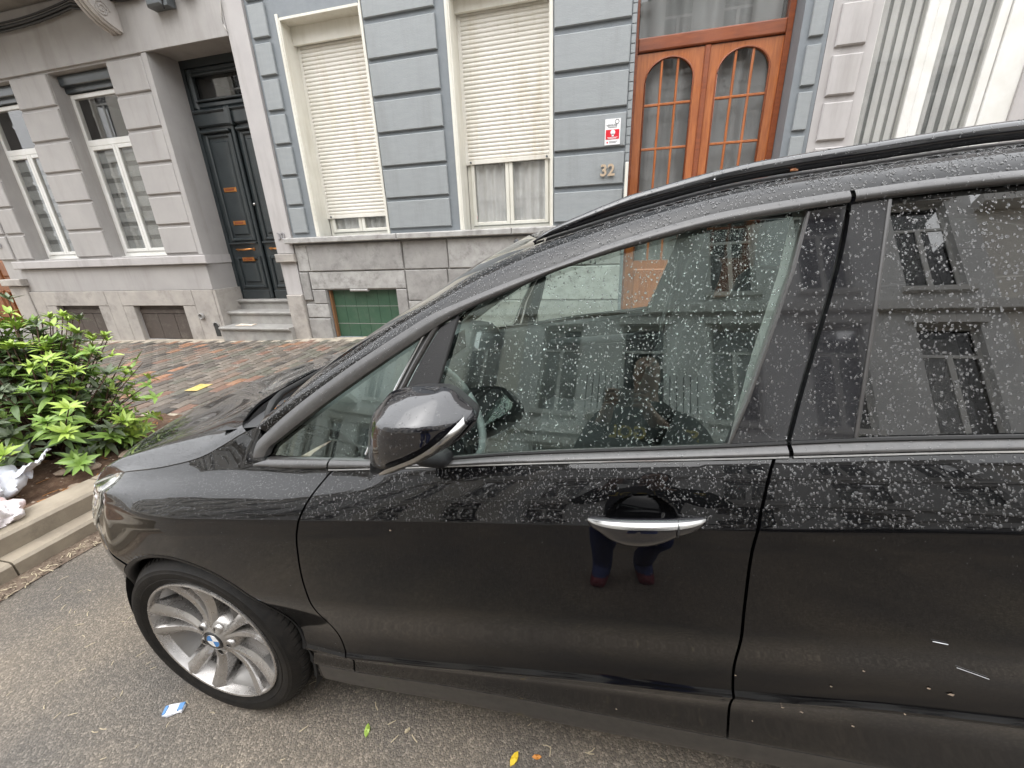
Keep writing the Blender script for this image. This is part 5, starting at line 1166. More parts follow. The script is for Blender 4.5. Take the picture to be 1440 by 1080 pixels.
    em.append(MB().lathe([(.0255, .0045), (.031, .0035), (.033, .006), (.034, .010)], (0, 0, 0), n=32).mesh('emblem_ring', 'black_plastic', smooth=True))
    em.append(MB().lathe([(.0235, .0040), (.0255, .0036), (.0262, .0050)], (0, 0, 0), n=32).mesh('emblem_ring', 'silver_trim'))
    for k in range(4):
        a = np.linspace(k * math.pi / 2, (k + 1) * math.pi / 2, 9); q = R(8); em.append(MB().add([(0, .0042, 0)] + [(.0235 * math.cos(x + q), .0044, .0235 * math.sin(x + q)) for x in a], [tuple(range(10))]).mesh('emblem_quarter', 'emblem_blue' if k % 2 else 'emblem_white'))
    return tyre_me, lugs, rm, arms, bolts, disc, back, cal, em
wparts = make_wheel()
def place_wheel(x, y, z, flip, rot=0, steer=0):
    w_ = link('wheel', wparts[0], car); w_.location = (x, y, z); w_.rotation_euler = (0, rot, R(180) * flip + steer)
    for o_, nm in [(wparts[1], 'tread'), (wparts[2], 'rim'), (wparts[5], 'brake_disc'), (wparts[6], 'brake_shield'), (wparts[7], 'brake_caliper')]: link(nm, o_, w_)
    for lst in (wparts[3], wparts[4], wparts[8]):
        for me in lst: link(me.name.split('.')[0], me, w_)
place_wheel(WX, .648, WZ, 0); place_wheel(WX2, .652, WZ2, 0, .4); place_wheel(WX, 2 * CY - .648, WZ, 1, .2); place_wheel(WX2, 2 * CY - .652, WZ2, 1, .9)

# door handles
def handle(x0, x1, zc0, slope, parent):
    G = []; n_ = 40
    for i in range(n_ + 1):
        t = i / n_; x = x0 + (x1 - x0) * t; u = 2 * t - 1; env = max(0, 1 - abs(u) ** 2.6) ** .55; zc_ = zc0 + slope * (x - x0) ; h1 = .018 * env + .0005; h2 = .018 * env + .023 * max(0, 1 - (abs(u + .12) / .62) ** 2) + .0005
        base_y = yside(x, zc_); r_ = []
        for q in np.linspace(0, 2 * math.pi, 17):
            cz, sz = math.cos(q), math.sin(q); hh = h1 if sz > 0 else h2
            yy = base_y - .016 * env - .016 * env * cz if abs(u) < 2 else base_y
            r_.append((x, yy + (.022 * (1 - env)), zc_ + hh * math.copysign(abs(sz) ** .8, sz)))
        G.append(r_)
    o = MB().grid(np.array(G)).build('door_handle', 'gloss_black', parent, smooth=True, ang=70)
    G = []
    for i in range(n_ + 1):      # highlight on the black grip's top face, put in as a silver strip
        t = .04 + .92 * i / n_; x = x0 + (x1 - x0) * t; u = 2 * t - 1; env = max(0, 1 - abs(u) ** 2.6) ** .55; zc_ = zc0 + slope * (x - x0); by = yside(x, zc_)
        G.append([(x, by - .0325 * env + .022 * (1 - env), zc_ + .0075 * env), (x, by - .030 * env + .022 * (1 - env), zc_ + .013 * env), (x, by - .024 * env + .022 * (1 - env), zc_ + .0165 * env + .0002)])
    MB().grid(np.array(G)).build('handle_highlight', 'silver_trim', o, smooth=True)
    xk = x0 + (x1 - x0) * .74
    MB().tube([(xk, yside(xk, .98) - .034 + .02 * abs(q) ** 3 - .0, zc0 + slope * (xk - x0) + .0172 * q) for q in np.linspace(-1, 1, 9)], .0014, 4).build('key_cap_gap', 'dark_rubber', o)
    return o
handle(-.024, .204, .952, .13, fdoor); handle(.92, 1.15, 1.075, .08, rdoor)

# side mirror, folded against the door
Mo = [(-.431, 1.103), (-.4185, 1.169), (-.408, 1.190), (-.373, 1.224), (-.328, 1.235), (-.268, 1.238), (-.252, 1.231), (-.218, 1.199), (-.209, 1.188), (-.2125, 1.175), (-.239, 1.147), (-.288, 1.112), (-.328, 1.093), (-.37, 1.071), (-.425, 1.059), (-.431, 1.077)]
def closed_curve(pts, n):
    p = np.array(pts + pts[:1]); L = np.concatenate([[0], np.cumsum(np.hypot(*np.diff(p, axis=0).T))]); t = np.linspace(0, L[-1], n, endpoint=False); q = np.array([np.interp(t, L, p[:, 0]), np.interp(t, L, p[:, 1])]).T
    return (q + .5 * (np.roll(q, 1, 0) + np.roll(q, -1, 0))) / 2
mc = closed_curve(Mo, 96); cen = np.array((-.325, 1.155)); G = []
mcs = mc.copy()
for _ in range(60): mcs = .5 * mcs + .25 * (np.roll(mcs, 1, 0) + np.roll(mcs, -1, 0))
def zlow(x): return np.interp(x, [-.431, -.37, -.328, -.288, -.239, -.209], [1.10, 1.095, 1.112, 1.134, 1.168, 1.196])
for k, r_ in enumerate(np.linspace(1, 0, 26)):
    dep = .088 * (1 - r_ ** 2.4) ** .62; ring = []
    for q in mc * r_ ** 5 + mcs * (1 - r_ ** 5):
        p = cen + (q - cen) * r_; d = dep * (1 + .0 * r_) + .10 * (p[0] + .32) * 0
        ridge = .010 * math.exp(-((p[1] - 1.192 + .12 * (p[0] + .33) ** 2) / .012) ** 2) * (1 - r_ ** 6)
        sl_ = .05 * max(0, p[1] - 1.195)/.04 * (1 - r_ ** 4) * .5
        ring.append((p[0], .602 - d - ridge * .5, p[1]))
    ring.append(ring[0]); G.append(ring)
mir = link('side_mirror', MB().grid(np.array(G), flip=True).mesh('side_mirror', 'gloss_black', smooth=True, ang=60), car)
back = MB().add([(p[0], .603, p[1]) for p in mc] + [(cen[0] + (p[0] - cen[0]) * .93, .64, cen[1] + (p[1] - cen[1]) * .90) for p in mc], [(i, (i + 1) % 96, 96 + (i + 1) % 96, 96 + i) for i in range(96)] + [tuple(range(96, 192))]); recalc(back.build('mirror_housing', 'black_plastic', mir, smooth=True, ang=40))
MB().add([(cen[0] + (p[0] - cen[0]) * .84, .6415, cen[1] + (p[1] - cen[1]) * .80) for p in mc], [tuple(range(96))]).build('mirror_glass', 'mirror_glass', mir)
def mdep(x, z):
    # front surface depth of the cap near (x, z)
    d = np.array((x, z)) - cen; a = math.atan2(d[1], d[0]); an = np.arctan2(mc[:, 1] - cen[1], mc[:, 0] - cen[0]); j = int(np.argmin(abs((an - a + math.pi) % (2 * math.pi) - math.pi))); r_ = min(1, np.linalg.norm(d) / np.linalg.norm(mc[j] - cen)); return .602 - .088 * (1 - r_ ** 2.4) ** .62
Su = [(-.371, 1.101), (-.354, 1.114), (-.325, 1.128), (-.291, 1.145), (-.246, 1.177), (-.224, 1.197)]; Sl = [(-.369, 1.094), (-.345, 1.097), (-.322, 1.108), (-.285, 1.125), (-.24, 1.158), (-.217, 1.183)]
su, slo = poly_spl(Su), poly_spl(Sl); G = []
for t in np.linspace(0, 1, 30):
    a, b = su(t), slo(t); G.append([(c_[0], mdep(c_[0], c_[1]) - .009 - .005 * math.sin(math.pi * v), c_[1]) for v in np.linspace(0, 1, 6) for c_ in [a * (1 - v) + b * v]])
MB().grid(np.array(G)).build('indicator_strip', 'silver_trim', mir, smooth=True)
Sb = [(-.428, 1.082), (-.40, 1.082), (-.369, 1.091), (-.345, 1.094), (-.322, 1.105), (-.285, 1.122), (-.24, 1.155), (-.214, 1.180)]; Sc = [(-.425, 1.060), (-.395, 1.064), (-.37, 1.072), (-.345, 1.084), (-.322, 1.095), (-.286, 1.113), (-.239, 1.148), (-.211, 1.177)]
sb_, sc_ = poly_spl(Sb), poly_spl(Sc); G = []
for t in np.linspace(0, 1, 36):
    a, b = sb_(t), sc_(t); G.append([(c_[0], min(mdep(c_[0], c_[1]), .598) - .003, c_[1]) for v in np.linspace(0, 1, 6) for c_ in [a * (1 - v) + b * v]] + [(b[0], .62, b[1] - .002)])
MB().grid(np.array(G)).build('mirror_base', 'satin_trim', mir, smooth=True)
m_ = MB(); m_.tube([(-.36, .615, 1.085), (-.35, .645, 1.055), (-.34, .69, 1.03), (-.335, .72, 1.02)], [.010, .012, .016, .022], 14); m_.build('mirror_foot', 'black_plastic', mir, smooth=True)
# ---- interior
itr = MB(); itr.box(-.92, 2.0, .80, 2 * CY - .80, .34, .36); itr.build('cabin_floor', 'interior_dark', car)
dash = MB(); pf = [(-1.08, .99), (-.90, 1.02), (-.74, 1.035), (-.66, 1.02), (-.62, .98), (-.60, .90), (-.66, .72), (-.62, .55)]
dash.grid([[(x + .02 * math.sin((y - .8) * 2.2), y, z + (.02 * math.exp(-((y - 1.13) / .17) ** 2) if x > -.9 and z > .95 else 0)) for x, z in pf] for y in np.linspace(.80, 2 * CY - .80, 30)]); dash.build('dashboard', 'interior_dark', car, smooth=True, ang=50)
MB().box(-.68, -.635, 1.45, 1.72, 1.0, 1.10).build('screen', 'gloss_black', car)
MB().cbox(-.66, -.60, 1.0, 1.24, .93, 1.03, .01).build('instrument_hood', 'interior_dark', car)
sw = MB(); swc = Vector((-.50, 1.15, .93)); ax = Vector((.86, 0, .5)).normalized(); u_ = Vector((0, 1, 0)); v_ = ax.cross(u_)
sw.tube([tuple(swc + (u_ * math.cos(a) + v_ * math.sin(a)) * .183) for a in np.linspace(0, 2 * math.pi, 41)], .0155, 10)
st_ = sw.build('steering_wheel', 'interior_grey', car, smooth=True)
for a in (R(0), R(180), R(262), R(278)): MB().tube([tuple(swc + (u_ * math.cos(a) + v_ * math.sin(a)) * r_ - ax * .012) for r_ in (.04, .1, .178)], [.018, .013, .010], 8).build('wheel_spoke', 'silver_trim' if a < 4 else 'interior_dark', st_, smooth=True)
m_ = MB(); m_.tube([tuple(swc - ax * .03), tuple(swc + ax * .012), tuple(swc + ax * .018)], [.075, .068, .045], 20); m_.build('airbag_hub', 'interior_dark', st_, smooth=True, ang=50)
MB().tube([tuple(swc - ax * .03), tuple(swc - ax * .22)], .045, 12).build('steering_column', 'interior_dark', st_, smooth=True)
def seat(cx, cy, mt='seat_cloth'):
    G = []; m_ = MB()
    def slab(pts, hw, th, nm, par, rd=.5):
        m_ = MB(); G = []
        for (x, z), w_ in zip(pts, hw):
            G.append([(x + dx, cy + w_ * u, z) for u, dx in ((-1, .04), (-.96, -.01), (-.8, -.035), (-.5, -.012), (0, -.002), (.5, -.012), (.8, -.035), (.96, -.01), (1, .04), (.95, .10), (0, .13), (-.95, .10), (-1, .04))])
        m_.grid(np.array(G)); m_.add([tuple(p) for p in G[0][:-1]], [tuple(range(12))]); m_.add([tuple(p) for p in G[-1][:-1]], [tuple(range(12))]); return recalc(m_.build(nm, mt, par, smooth=True, ang=50))
    s = slab([(cx, .55), (cx + .03, .62), (cx + .07, .75), (cx + .12, .92), (cx + .17, 1.06), (cx + .20, 1.15), (cx + .215, 1.19)], [.20, .245, .255, .25, .235, .20, .12], .1, 'seat', car)
    cu = MB(); G = [[(x, cy + w_ * u, z + dz) for u, dz in ((-1, -.1), (-.97, .0), (-.8, .03), (-.4, .0), (0, -.005), (.4, .0), (.8, .03), (.97, .0), (1, -.1))] for x, z, w_ in ((cx + .05, .56, .25), (cx - .1, .555, .26), (cx - .3, .57, .26), (cx - .45, .59, .25), (cx - .50, .56, .24), (cx - .5, .42, .24))]
    cu.grid(np.array(G)); cu.build('cushion', mt, s, smooth=True)
    hd = MB(); G = [[(cx + .20 + .03 * k + dx * sc, cy + .135 * u * sc, 1.20 + .19 * k) for u, dx in ((-1, .0), (-.8, -.05), (0, -.06), (.8, -.05), (1, 0), (.8, .06), (0, .07), (-.8, .06), (-1, 0))] for k, sc in ((0, .7), (.12, .95), (.5, 1), (.85, .93), (1, .6))]
    hd.grid(np.array(G)); hd.add(G[-1][:-1], [tuple(range(8))]); recalc(hd.build('headrest', mt, s, smooth=True)); 
    for dy in (-.05, .05): MB().tube([(cx + .22, cy + dy, 1.14), (cx + .225, cy + dy, 1.24)], .006, 6).build('headrest_post', 'chrome_edge', s)
seat(.18, 1.15); seat(.18, 1.93); seat(1.10, 1.15); seat(1.10, 1.93)
# inner faces of the doors, pillars and roof lining
for sgn in (0, 1):
    f = (lambda y: y) if not sgn else (lambda y: 2 * CY - y)
    G = [[(x, f(y), z + .134 * x) for y, z in ((.80, .36), (.79, .7), (.775, .85), (.80, .98), (.775, 1.04), (.745, 1.052))] for x in np.linspace(-.80, 1.3, 20)]
    MB().grid(np.array(G)).build('door_card', 'interior_dark', car, smooth=True, ang=40)
    MB().tube([(-.30, f(.79), .90), (-.1, f(.83), .925), (.15, f(.83), .95), (.22, f(.79), .96)], .025, 8).build('armrest', 'interior_dark', car, smooth=True)
    m_ = MB(); G = [[(x0 + dx, f(yg(x0, z) + .045 + (0 if abs(dx) > .04 else .012)), z) for dx in (-.06, -.045, 0, .045, .06)] for x0, z in ((.30, 1.06), (.34, 1.25), (.38, 1.40), (.40, 1.51))]; m_.grid(np.array(G)); m_.build('pillar_lining', 'headliner', car, smooth=True)
    m_ = MB(); G = []
    for t in np.linspace(.0, t0 + .02, 20):
        b = Wf(t); x = max(b[0] + .035, -.93); z = float(tout(x)); G.append([(x, f(yg(x, z) + .03), z - .014), (x - .0, f(yg(x, z) + .055), z - .01), (b[0] + .02, f(b[1] + .015), b[2] - .018)])
    m_.grid(np.array(G)); m_.build('pillar_lining', 'interior_grey', car, smooth=True)
    MB().tube([(.36, f(.885), 1.40), (.34, f(.84), 1.2), (.31, f(.81), 1.03), (.30, f(.80), .7)], .012, 6).build('seat_belt', 'interior_grey', car)
G = []
for t in np.linspace(t0 + .01, 1, 30):
    p = Wf(t); G.append([(p[0] + .0, y, p[2] - .045 + .03 * (1 - ((y - CY) / .6) ** 2)) for y in np.linspace(p[1] - .02, 2 * CY - p[1] + .02, 16)])
MB().grid(np.array(G)).build('roof_lining', 'headliner', car, smooth=True)
m_ = MB(); m_.tube([(-.30, CY - .11, 1.42), (-.29, CY, 1.43), (-.30, CY + .11, 1.42)], [.022, .03, .022], 10); m_.tube([(-.30, CY, 1.43), (-.34, CY, 1.48)], .01, 6); m_.build('interior_mirror', 'interior_dark', car, smooth=True)
# ------------------------------------------------------------------ rain on the car
def tris_of(ob):
    me = ob.data; me.calc_loop_triangles(); n = len(me.loop_triangles); t = np.empty(n * 3, int); me.loop_triangles.foreach_get('vertices', t)
    co = np.empty(len(me.vertices) * 3); me.vertices.foreach_get('co', co); co = co.reshape(-1, 3)
    return co[t.reshape(-1, 3)]
DV, DF = [], []; dcount = 0
def drops(ob, dens, rmin, rmax, mask=None, outward=None, flat=.45, power=3.0, stretch=1.15):
    """scatter flattened water beads on the faces of ob (world space = local space here)"""
    global dcount
    T = tris_of(ob); e1, e2 = T[:, 1] - T[:, 0], T[:, 2] - T[:, 0]; N = np.cross(e1, e2); A = np.linalg.norm(N, axis=1) / 2; ok = A > 1e-9; T, N, A, e1, e2 = T[ok], N[ok], A[ok], e1[ok], e2[ok]; N /= np.linalg.norm(N, axis=1)[:, None]
    ow = np.array(outward if outward is not None else (0, -1, .5)); sgn = np.sign(N @ ow); sgn[sgn == 0] = 1; N *= sgn[:, None]
    cnt = nrg.poisson(A.sum() * dens)
    idx = nrg.choice(len(A), cnt, p=A / A.sum()); u, v = nrg.random(cnt), nrg.random(cnt); fl = u + v > 1; u[fl], v[fl] = 1 - u[fl], 1 - v[fl]
    p = T[idx, 0] + e1[idx] * u[:, None] + e2[idx] * v[:, None]; n = N[idx]
    k = np.ones(cnt, bool)
    if mask is not None: k &= mask(p, n)
    k &= ~((((p[:, 0] - .083) / .07) ** 2 + ((p[:, 2] - .975) / .05) ** 2 < 1) & (p[:, 1] < .8) & (ob.name.startswith('front_door')))
    p, n = p[k], n[k]; cnt = len(p)
    if not cnt: return
    r = .76 * rmin + .76 * (rmax - rmin) * nrg.random(cnt) ** power
    dn = np.array((0, 0, -1.)) - n * (n @ np.array((0, 0, -1.)))[:, None]; dl = np.linalg.norm(dn, axis=1); dn = np.where(dl[:, None] > .02, dn / np.maximum(dl, 1e-6)[:, None], np.array((1., 0, 0)))
    sd_ = np.cross(n, dn); M = 9; a = np.arange(M) * 2 * math.pi / M
    shp = 1 + .12 * nrg.standard_normal((cnt, M)); shp = (shp + np.roll(shp, 1, 1) + np.roll(shp, -1, 1)) / 3
    st = stretch * (1 + .15 * nrg.random(cnt)); h = r * flat
    vs = []
    for rr_, hh, off in ((1.0, -.12, 0), (.93, .30, .02), (.66, .78, .06)):
        q = (dn[:, None, :] * (np.cos(a)[None, :, None] * (st * r * rr_)[:, None, None]) + sd_[:, None, :] * (np.sin(a)[None, :, None] * (r * rr_)[:, None, None])) * shp[:, :, None]
        vs.append(p[:, None, :] + q + n[:, None, :] * (h * hh)[:, None, None] + dn[:, None, :] * (r * off)[:, None, None])
    top = (p + n * (h)[:, None] + dn * (r * .08)[:, None])[:, None, :]
    V = np.concatenate(vs + [top], 1)           # 3*M+1 per drop
    DV.append(V.reshape(-1, 3)); base = dcount + np.arange(cnt)[:, None, None] * (3 * M + 1)
    f = []
    for b in range(2):
        for i in range(M):
            j = (i + 1) % M; f += [(b * M + i, b * M + j, (b + 1) * M + j), (b * M + i, (b + 1) * M + j, (b + 1) * M + i)]
    for i in range(M): f.append((2 * M + i, 2 * M + (i + 1) % M, 3 * M))
    for i in range(1, M - 1): f.append((0, i + 1, i))
    DF.append((base + np.array(f)[None]).reshape(-1, 3)); dcount += cnt * (3 * M + 1)
near = lambda p, n: (p[:, 1] < CY) & (p[:, 0] < 1.4)
def above(p, n):
    zcv = zc(p[:, 0]); return (p[:, 1] < .85) & (p[:, 2] > zcv + .004) & (p[:, 0] < 1.5) & (n[:, 1] < -.2)
def below(p, n): return (p[:, 2] < zc(p[:, 0])) & (p[:, 2] > zc(p[:, 0]) - .12)
drops(fdoor, 46000, .0007, .0027, above); drops(rdoor, 38000, .0008, .0034, above); drops(fender, 42000, .0006, .0021, above)
drops(fdoor, 2500, .0005, .0011, below); drops(rdoor, 2000, .0005, .0011, below); drops(fender, 9000, .0005, .0011, lambda p, n: p[:, 2] < zc(p[:, 0]))
def gdens(p, n): return nrg.random(len(p)) < .45 + .55 * np.clip((p[:, 0] + .45) / .7, 0, 1)
drops(fg, 34000, .0007, .0027, gdens); drops(qg, 14000, .0006, .0016); drops(rg, 26000, .0009, .0034, lambda p, n: p[:, 0] < 1.2)
for o in [c for c in car.children if c.name.startswith('pillar_cover') and c.data.vertices[0].co.y < CY and c.data.vertices[0].co.x < 1]: drops(o, 18000, .0009, .0033, lambda p, n: n[:, 1] < -.5)
for o in [c for c in car.children if c.name.startswith('mirror_triangle') and c.data.vertices[0].co.y < CY]: drops(o, 6000, .0008, .0024, lambda p, n: n[:, 1] < -.5)
drops(pill, 34000, .0009, .0036, lambda p, n: p[:, 0] < 1.3, (0, -.5, 1), power=1.8)
for o in [c for c in car.children if c.name.startswith(('window_trim', 'belt_trim')) and c.data.vertices[0].co.y < CY]: drops(o, 13000, .0007, .0024, lambda p, n: (p[:, 0] < 1.3) & (n[:, 1] < -.1))
drops(hood, 26000, .0007, .0022, lambda p, n: n[:, 2] > .3, (0, 0, 1)); drops(mir, 22000, .0006, .0022, lambda p, n: n[:, 1] < .0, (0, -1, .3))
drops(roof, 5000, .001, .004, lambda p, n: p[:, 0] < 1.2, (0, 0, 1))
for o in [c for c in car.children if c.name.startswith('roof_rail') and c.data.vertices[0].co.y < CY]: drops(o, 9000, .001, .003, lambda p, n: (n[:, 2] > -.2), (0, -.3, 1))
for o in [c for c in car.children if c.name.startswith('headlight') and c.data.vertices[0].co.y < CY]: drops(o, 16000, .0007, .002, None, (-.6, -1, .3))
V = np.concatenate(DV); F = np.concatenate(DF)
me = bpy.data.meshes.new('raindrops'); me.vertices.add(len(V)); me.vertices.foreach_set('co', V.ravel()); me.loops.add(len(F) * 3); me.loops.foreach_set('vertex_index', F.ravel().astype('i'))
me.polygons.add(len(F)); me.polygons.foreach_set('loop_start', np.arange(len(F), dtype='i') * 3); me.polygons.foreach_set('loop_total', np.full(len(F), 3, 'i')); me.polygons.foreach_set('use_smooth', np.ones(len(F), bool)); me.update(calc_edges=True); me.materials.append(MATS['water'])
tag(link('raindrops', me), 'beads of rain water scattered over the black car and its windows', 'raindrops', kind='stuff')
print('drop verts', len(V))

# ------------------------------------------------------------------ bush
bush = thing('shrub', 'leafy evergreen shrub with bright yellow green tips in the planted bed', 'shrub', (0, 0, 0))
lm = {}
def leafmesh(mt, L, W_, bend):
    m_ = MB(); G = []
    for i in range(5):
        t = i / 4; w_ = W_ * math.sin(math.pi * min(1, .08 + t * .92)) ** .8 * (1 - .25 * t) if 0 < i < 4 else W_ * .08
        x = L * t; z = bend * L * (t ** 2) * -1 + .10 * L * t; G.append([(x, -w_, z + w_ * .35), (x, 0, z), (x, w_, z + w_ * .35)])
    m_.grid(np.array(G)); return m_.mesh('leaf', mt, smooth=True)
for mt in ('leaf_green', 'leaf_bright', 'leaf_dark', 'leaf_grey'): lm[mt] = [leafmesh(mt, 1, .185, b) for b in (.1, .35, .6)]
leaf_list = []
def whorl(c, axis, mt, size, n=8, spread=55):
    axis = Vector(axis).normalized(); q = Vector((0, 0, 1)).rotation_difference(axis); a0 = rnd.random() * 6.28
    for i in range(n):
        a = a0 + i * 2.4; sp_ = R(spread * (.45 + .75 * i / n) + rnd.uniform(-18, 18)); s = size * rnd.uniform(.75, 1.15) * (.7 + .4 * i / n)
        d = q @ Vector((math.cos(a) * math.sin(sp_), math.sin(a) * math.sin(sp_), math.cos(sp_)))
        up_ = q @ Vector((-math.cos(a) * math.cos(sp_), -math.sin(a) * math.cos(sp_), math.sin(sp_)))
        y = up_.cross(d).normalized(); zz = d.cross(y)
        M_ = Matrix((d * s, y * s, zz * s)).transposed().to_4x4(); M_.translation = Vector(c); leaf_list.append((M_, mt, rnd.randrange(3)))
stems = MB(); bc = Vector((-3.72, 1.68, .14)); rb = random.Random(5)
ells = []
for i in range(235):
    # tips distributed over a lumpy crown
    a = rb.uniform(0, 6.283); u = rb.random() ** .6; el = rb.uniform(-.15, 1.45)
    rx, ry, rz = .68, .55, 1.14
    r_ = .55 + .45 * u
    tip = bc + Vector((math.cos(a) * math.cos(el) * rx * r_ - .12, math.sin(a) * math.cos(el) * ry * r_ + .05, .10 + max(-.02, math.sin(el)) * rz * r_ * (1 - .22 * abs(math.cos(a + .6)))))
    fork = bc + Vector(((tip.x - bc.x) * .35, (tip.y - bc.y) * .35, (tip.z - bc.z) * .45))
    stems.tube([bc + Vector((rb.uniform(-.04, .04), rb.uniform(-.04, .04), -.02)), fork, tip], [.010, .006, .003], 5)
    dr_ = (tip - fork).normalized() * .8 + Vector((0, 0, .6)); outer = r_ > .80
    sz = rb.uniform(.075, .12)
    whorl(tip, dr_, 'leaf_bright' if (outer and rb.random() < .68) else rb.choice(['leaf_green', 'leaf_green', 'leaf_grey']), sz * (.85 if outer else 1), rb.randint(8, 11), 60)
    for q in (.45, .7):
        pnt = fork.lerp(tip, q); whorl(pnt, dr_, rb.choice(['leaf_dark', 'leaf_green', 'leaf_grey', 'leaf_green']), sz * 1.1, rb.randint(5, 7), 80)
# light branch leaning out to the right
for (b0, tip) in (((-3.5, 1.80, .3), (-3.12, 1.98, .78)), ((-3.5, 1.8, .3), (-3.10, 2.0, .64)), ((-3.5, 1.8, .3), (-3.14, 1.95, .50)), ((-3.4, 1.8, .3), (-3.20, 1.95, .38)), ((-3.5, 1.8, .3), (-3.28, 1.98, .82)), ((-3.4, 1.8, .2), (-3.26, 1.92, .28))):
    b0, tip = Vector(b0), Vector(tip); stems.tube([b0, b0.lerp(tip, .5) + Vector((.0, 0, .05)), tip], [.006, .004, .002], 5)
    for q in (.35, .5, .62, .74, .86, .97):
        pnt = b0.lerp(tip, q) + Vector((rb.uniform(-.05, .05), rb.uniform(-.04, .04), rb.uniform(-.02, .05)))
        whorl(pnt, (rb.uniform(-.5, .9), rb.uniform(-.5, .5), .7), rb.choice(['leaf_green', 'leaf_bright', 'leaf_green']), rb.uniform(.065, .09), 5, 75)
stems.build('trunk', 'bark', bush, smooth=True)
leaf_list.sort(key=lambda l: (l[0].translation - Vector((0, 0, 1.47))).length)
fol = {k: MB() for k in lm}
big = set(range(0, min(len(leaf_list), 4 * 300), 4))
for i, (M_, mt, v_) in enumerate(leaf_list):
    me = lm[mt][v_]
    if i in big and len(big) <= 300:
        o = link('leaf', me, bush); o.matrix_world = M_
    else:
        mb_ = fol[mt]; mb_.add([tuple(M_ @ q.co) for q in me.vertices], [tuple(p.vertices) for p in me.polygons])
fm = MB(); mats_ = list(fol)
for i, k in enumerate(mats_): fm.add(fol[k].v, fol[k].f, i)
fm.build('foliage', mats_, bush, smooth=True, kind='stuff')
# ------------------------------------------------------------------ bags and litter
def bag(name, c, sx, sy, sz, mt, label, seed, flatten=.55):
    rr = random.Random(seed); G = []; ph = [rr.uniform(0, 6.28) for _ in range(12)]
    for i in range(26):
        e = math.pi * i / 25; row = []
        for j in range(49):
            a = 2 * math.pi * j / 48; rr_ = 1 + .10 * math.sin(3 * a + ph[0] + 2 * e) + .07 * math.sin(7 * a + ph[1] - 3 * e) + .05 * math.sin(13 * a + ph[2] + 5 * e) + .05 * math.sin(5 * e + ph[3] + 2 * a) + .06 * abs(math.sin(4.5 * a + 5 * e + ph[4])) - .06 * abs(math.sin(7.5 * a - 4 * e + ph[5])) ** .5 + .03 * rr.uniform(-1, 1)
            row.append((c[0] + sx * math.sin(e) * math.cos(a) * rr_, c[1] + sy * math.sin(e) * math.sin(a) * rr_, max(c[2] - .01, c[2] + sz * (.35 + .65 * math.cos(e)) * rr_)))
        G.append(row)
    o = MB().grid(np.array(G), flip=True).build(name, mt, smooth=True, ang=50); tag(o, label, 'bag'); return o
bag('plastic_bag', (-3.17, 1.05, .16), .16, .11, .11, 'bag_pink', 'white plastic bag with a pink tinge slumped on the kerb edge', 3)
b2 = bag('plastic_bag', (-3.46, 1.20, .18), .15, .13, .16, 'bag_plastic', 'crumpled bluish white plastic bag behind it, under the shrub', 8)
m_ = MB(); rr = random.Random(4); G = []
for i in range(14):
    t = i / 13; G.append([(-3.40 + .16 * t + .05 * u * math.cos(t * 5) + rr.uniform(-.008, .008), 1.28 + .12 * t + .05 * u, .24 + .14 * t + .02 * math.sin(u * 4 + t * 7) + rr.uniform(-.01, .01)) for u in np.linspace(-1, 1, 9) * (1 - .6 * t)])
m_.grid(np.array(G)); m_.build('bag_handle', 'bag_plastic', b2, smooth=True, ang=40)
def flat(name, x, y, z, pts, mt, label, cat, hgt=.004, rz=0, group=None, tilt=(0, 0)):
    n_ = len(pts); m_ = MB(); m_.add([(a, b, .0) for a, b in pts] + [(a * .97, b * .97, hgt * (1 + .8 * math.sin(i * 2.3))) for i, (a, b) in enumerate(pts)] + [(0, 0, hgt * 1.6)], [(i, (i + 1) % n_, n_ + (i + 1) % n_, n_ + i) for i in range(n_)] + [(n_ + i, n_ + (i + 1) % n_, 2 * n_) for i in range(n_)])
    o = recalc(m_.build(name, mt)); o.location = (x, y, z); o.rotation_euler = (tilt[0], tilt[1], rz); return tag(o, label, cat, group)
rect = lambda a, b: [(-a, -b), (0, -b * 1.03), (a, -b), (a * 1.02, 0), (a, b), (0, b), (-a, b), (-a, 0)]
flat('flyer', -4.30, 3.16, zs_(-4.3, 3.16) + .012, rect(.075, .105), 'litter_yellow', 'yellow flyer lying on the brick pavement', 'flyer', .003, .12)
flat('folded_paper', -5.78, 5.30, .352, rect(.15, .06), 'paper', 'flattened brown paper on the lowest doorstep', 'paper', .008, .1)
flat('petal', -3.95, 1.98, .135, [(.05 * math.cos(a) * (1 + .15 * math.sin(3 * a)), .05 * math.sin(a)) for a in np.linspace(0, 6.28, 10)[:-1]], 'petal', 'pink blossom lying on the soil right of the shrub', 'blossom', .03, 0)
def lf_out(L): return [(-L, 0), (-L * .5, L * .35), (0, L * .48), (L * .55, L * .3), (L, 0), (L * .5, -L * .33), (0, -L * .45), (-L * .55, -L * .3)]
wr = flat('wrapper', -1.385, .60, zr(-1.38) + .003, [(-.032, -.012), (-.012, -.02), (.014, -.014), (.03, -.018), (.033, .006), (.016, .02), (-.008, .016), (-.026, .022)], 'litter_white', 'small blue and white wrapper on the asphalt by the front wheel', 'wrapper', .006, .5)
MB().box(.014, .03, -.012, .012, .004, .0105).build('blue_print', 'litter_blue', wr); MB().box(-.03, -.022, -.012, .016, .004, .0098).build('blue_print', 'litter_blue', wr)
flat('fallen_leaf', -.205, .695, .026, lf_out(.022), 'leaf_yellow', 'bright yellow leaf on the asphalt under the door', 'leaf', .003, 1.2)
flat('fallen_leaf', -.14, .712, .028, lf_out(.014), 'leaf_orange', 'orange leaf scrap just right of the yellow leaf', 'leaf', .003, .2)
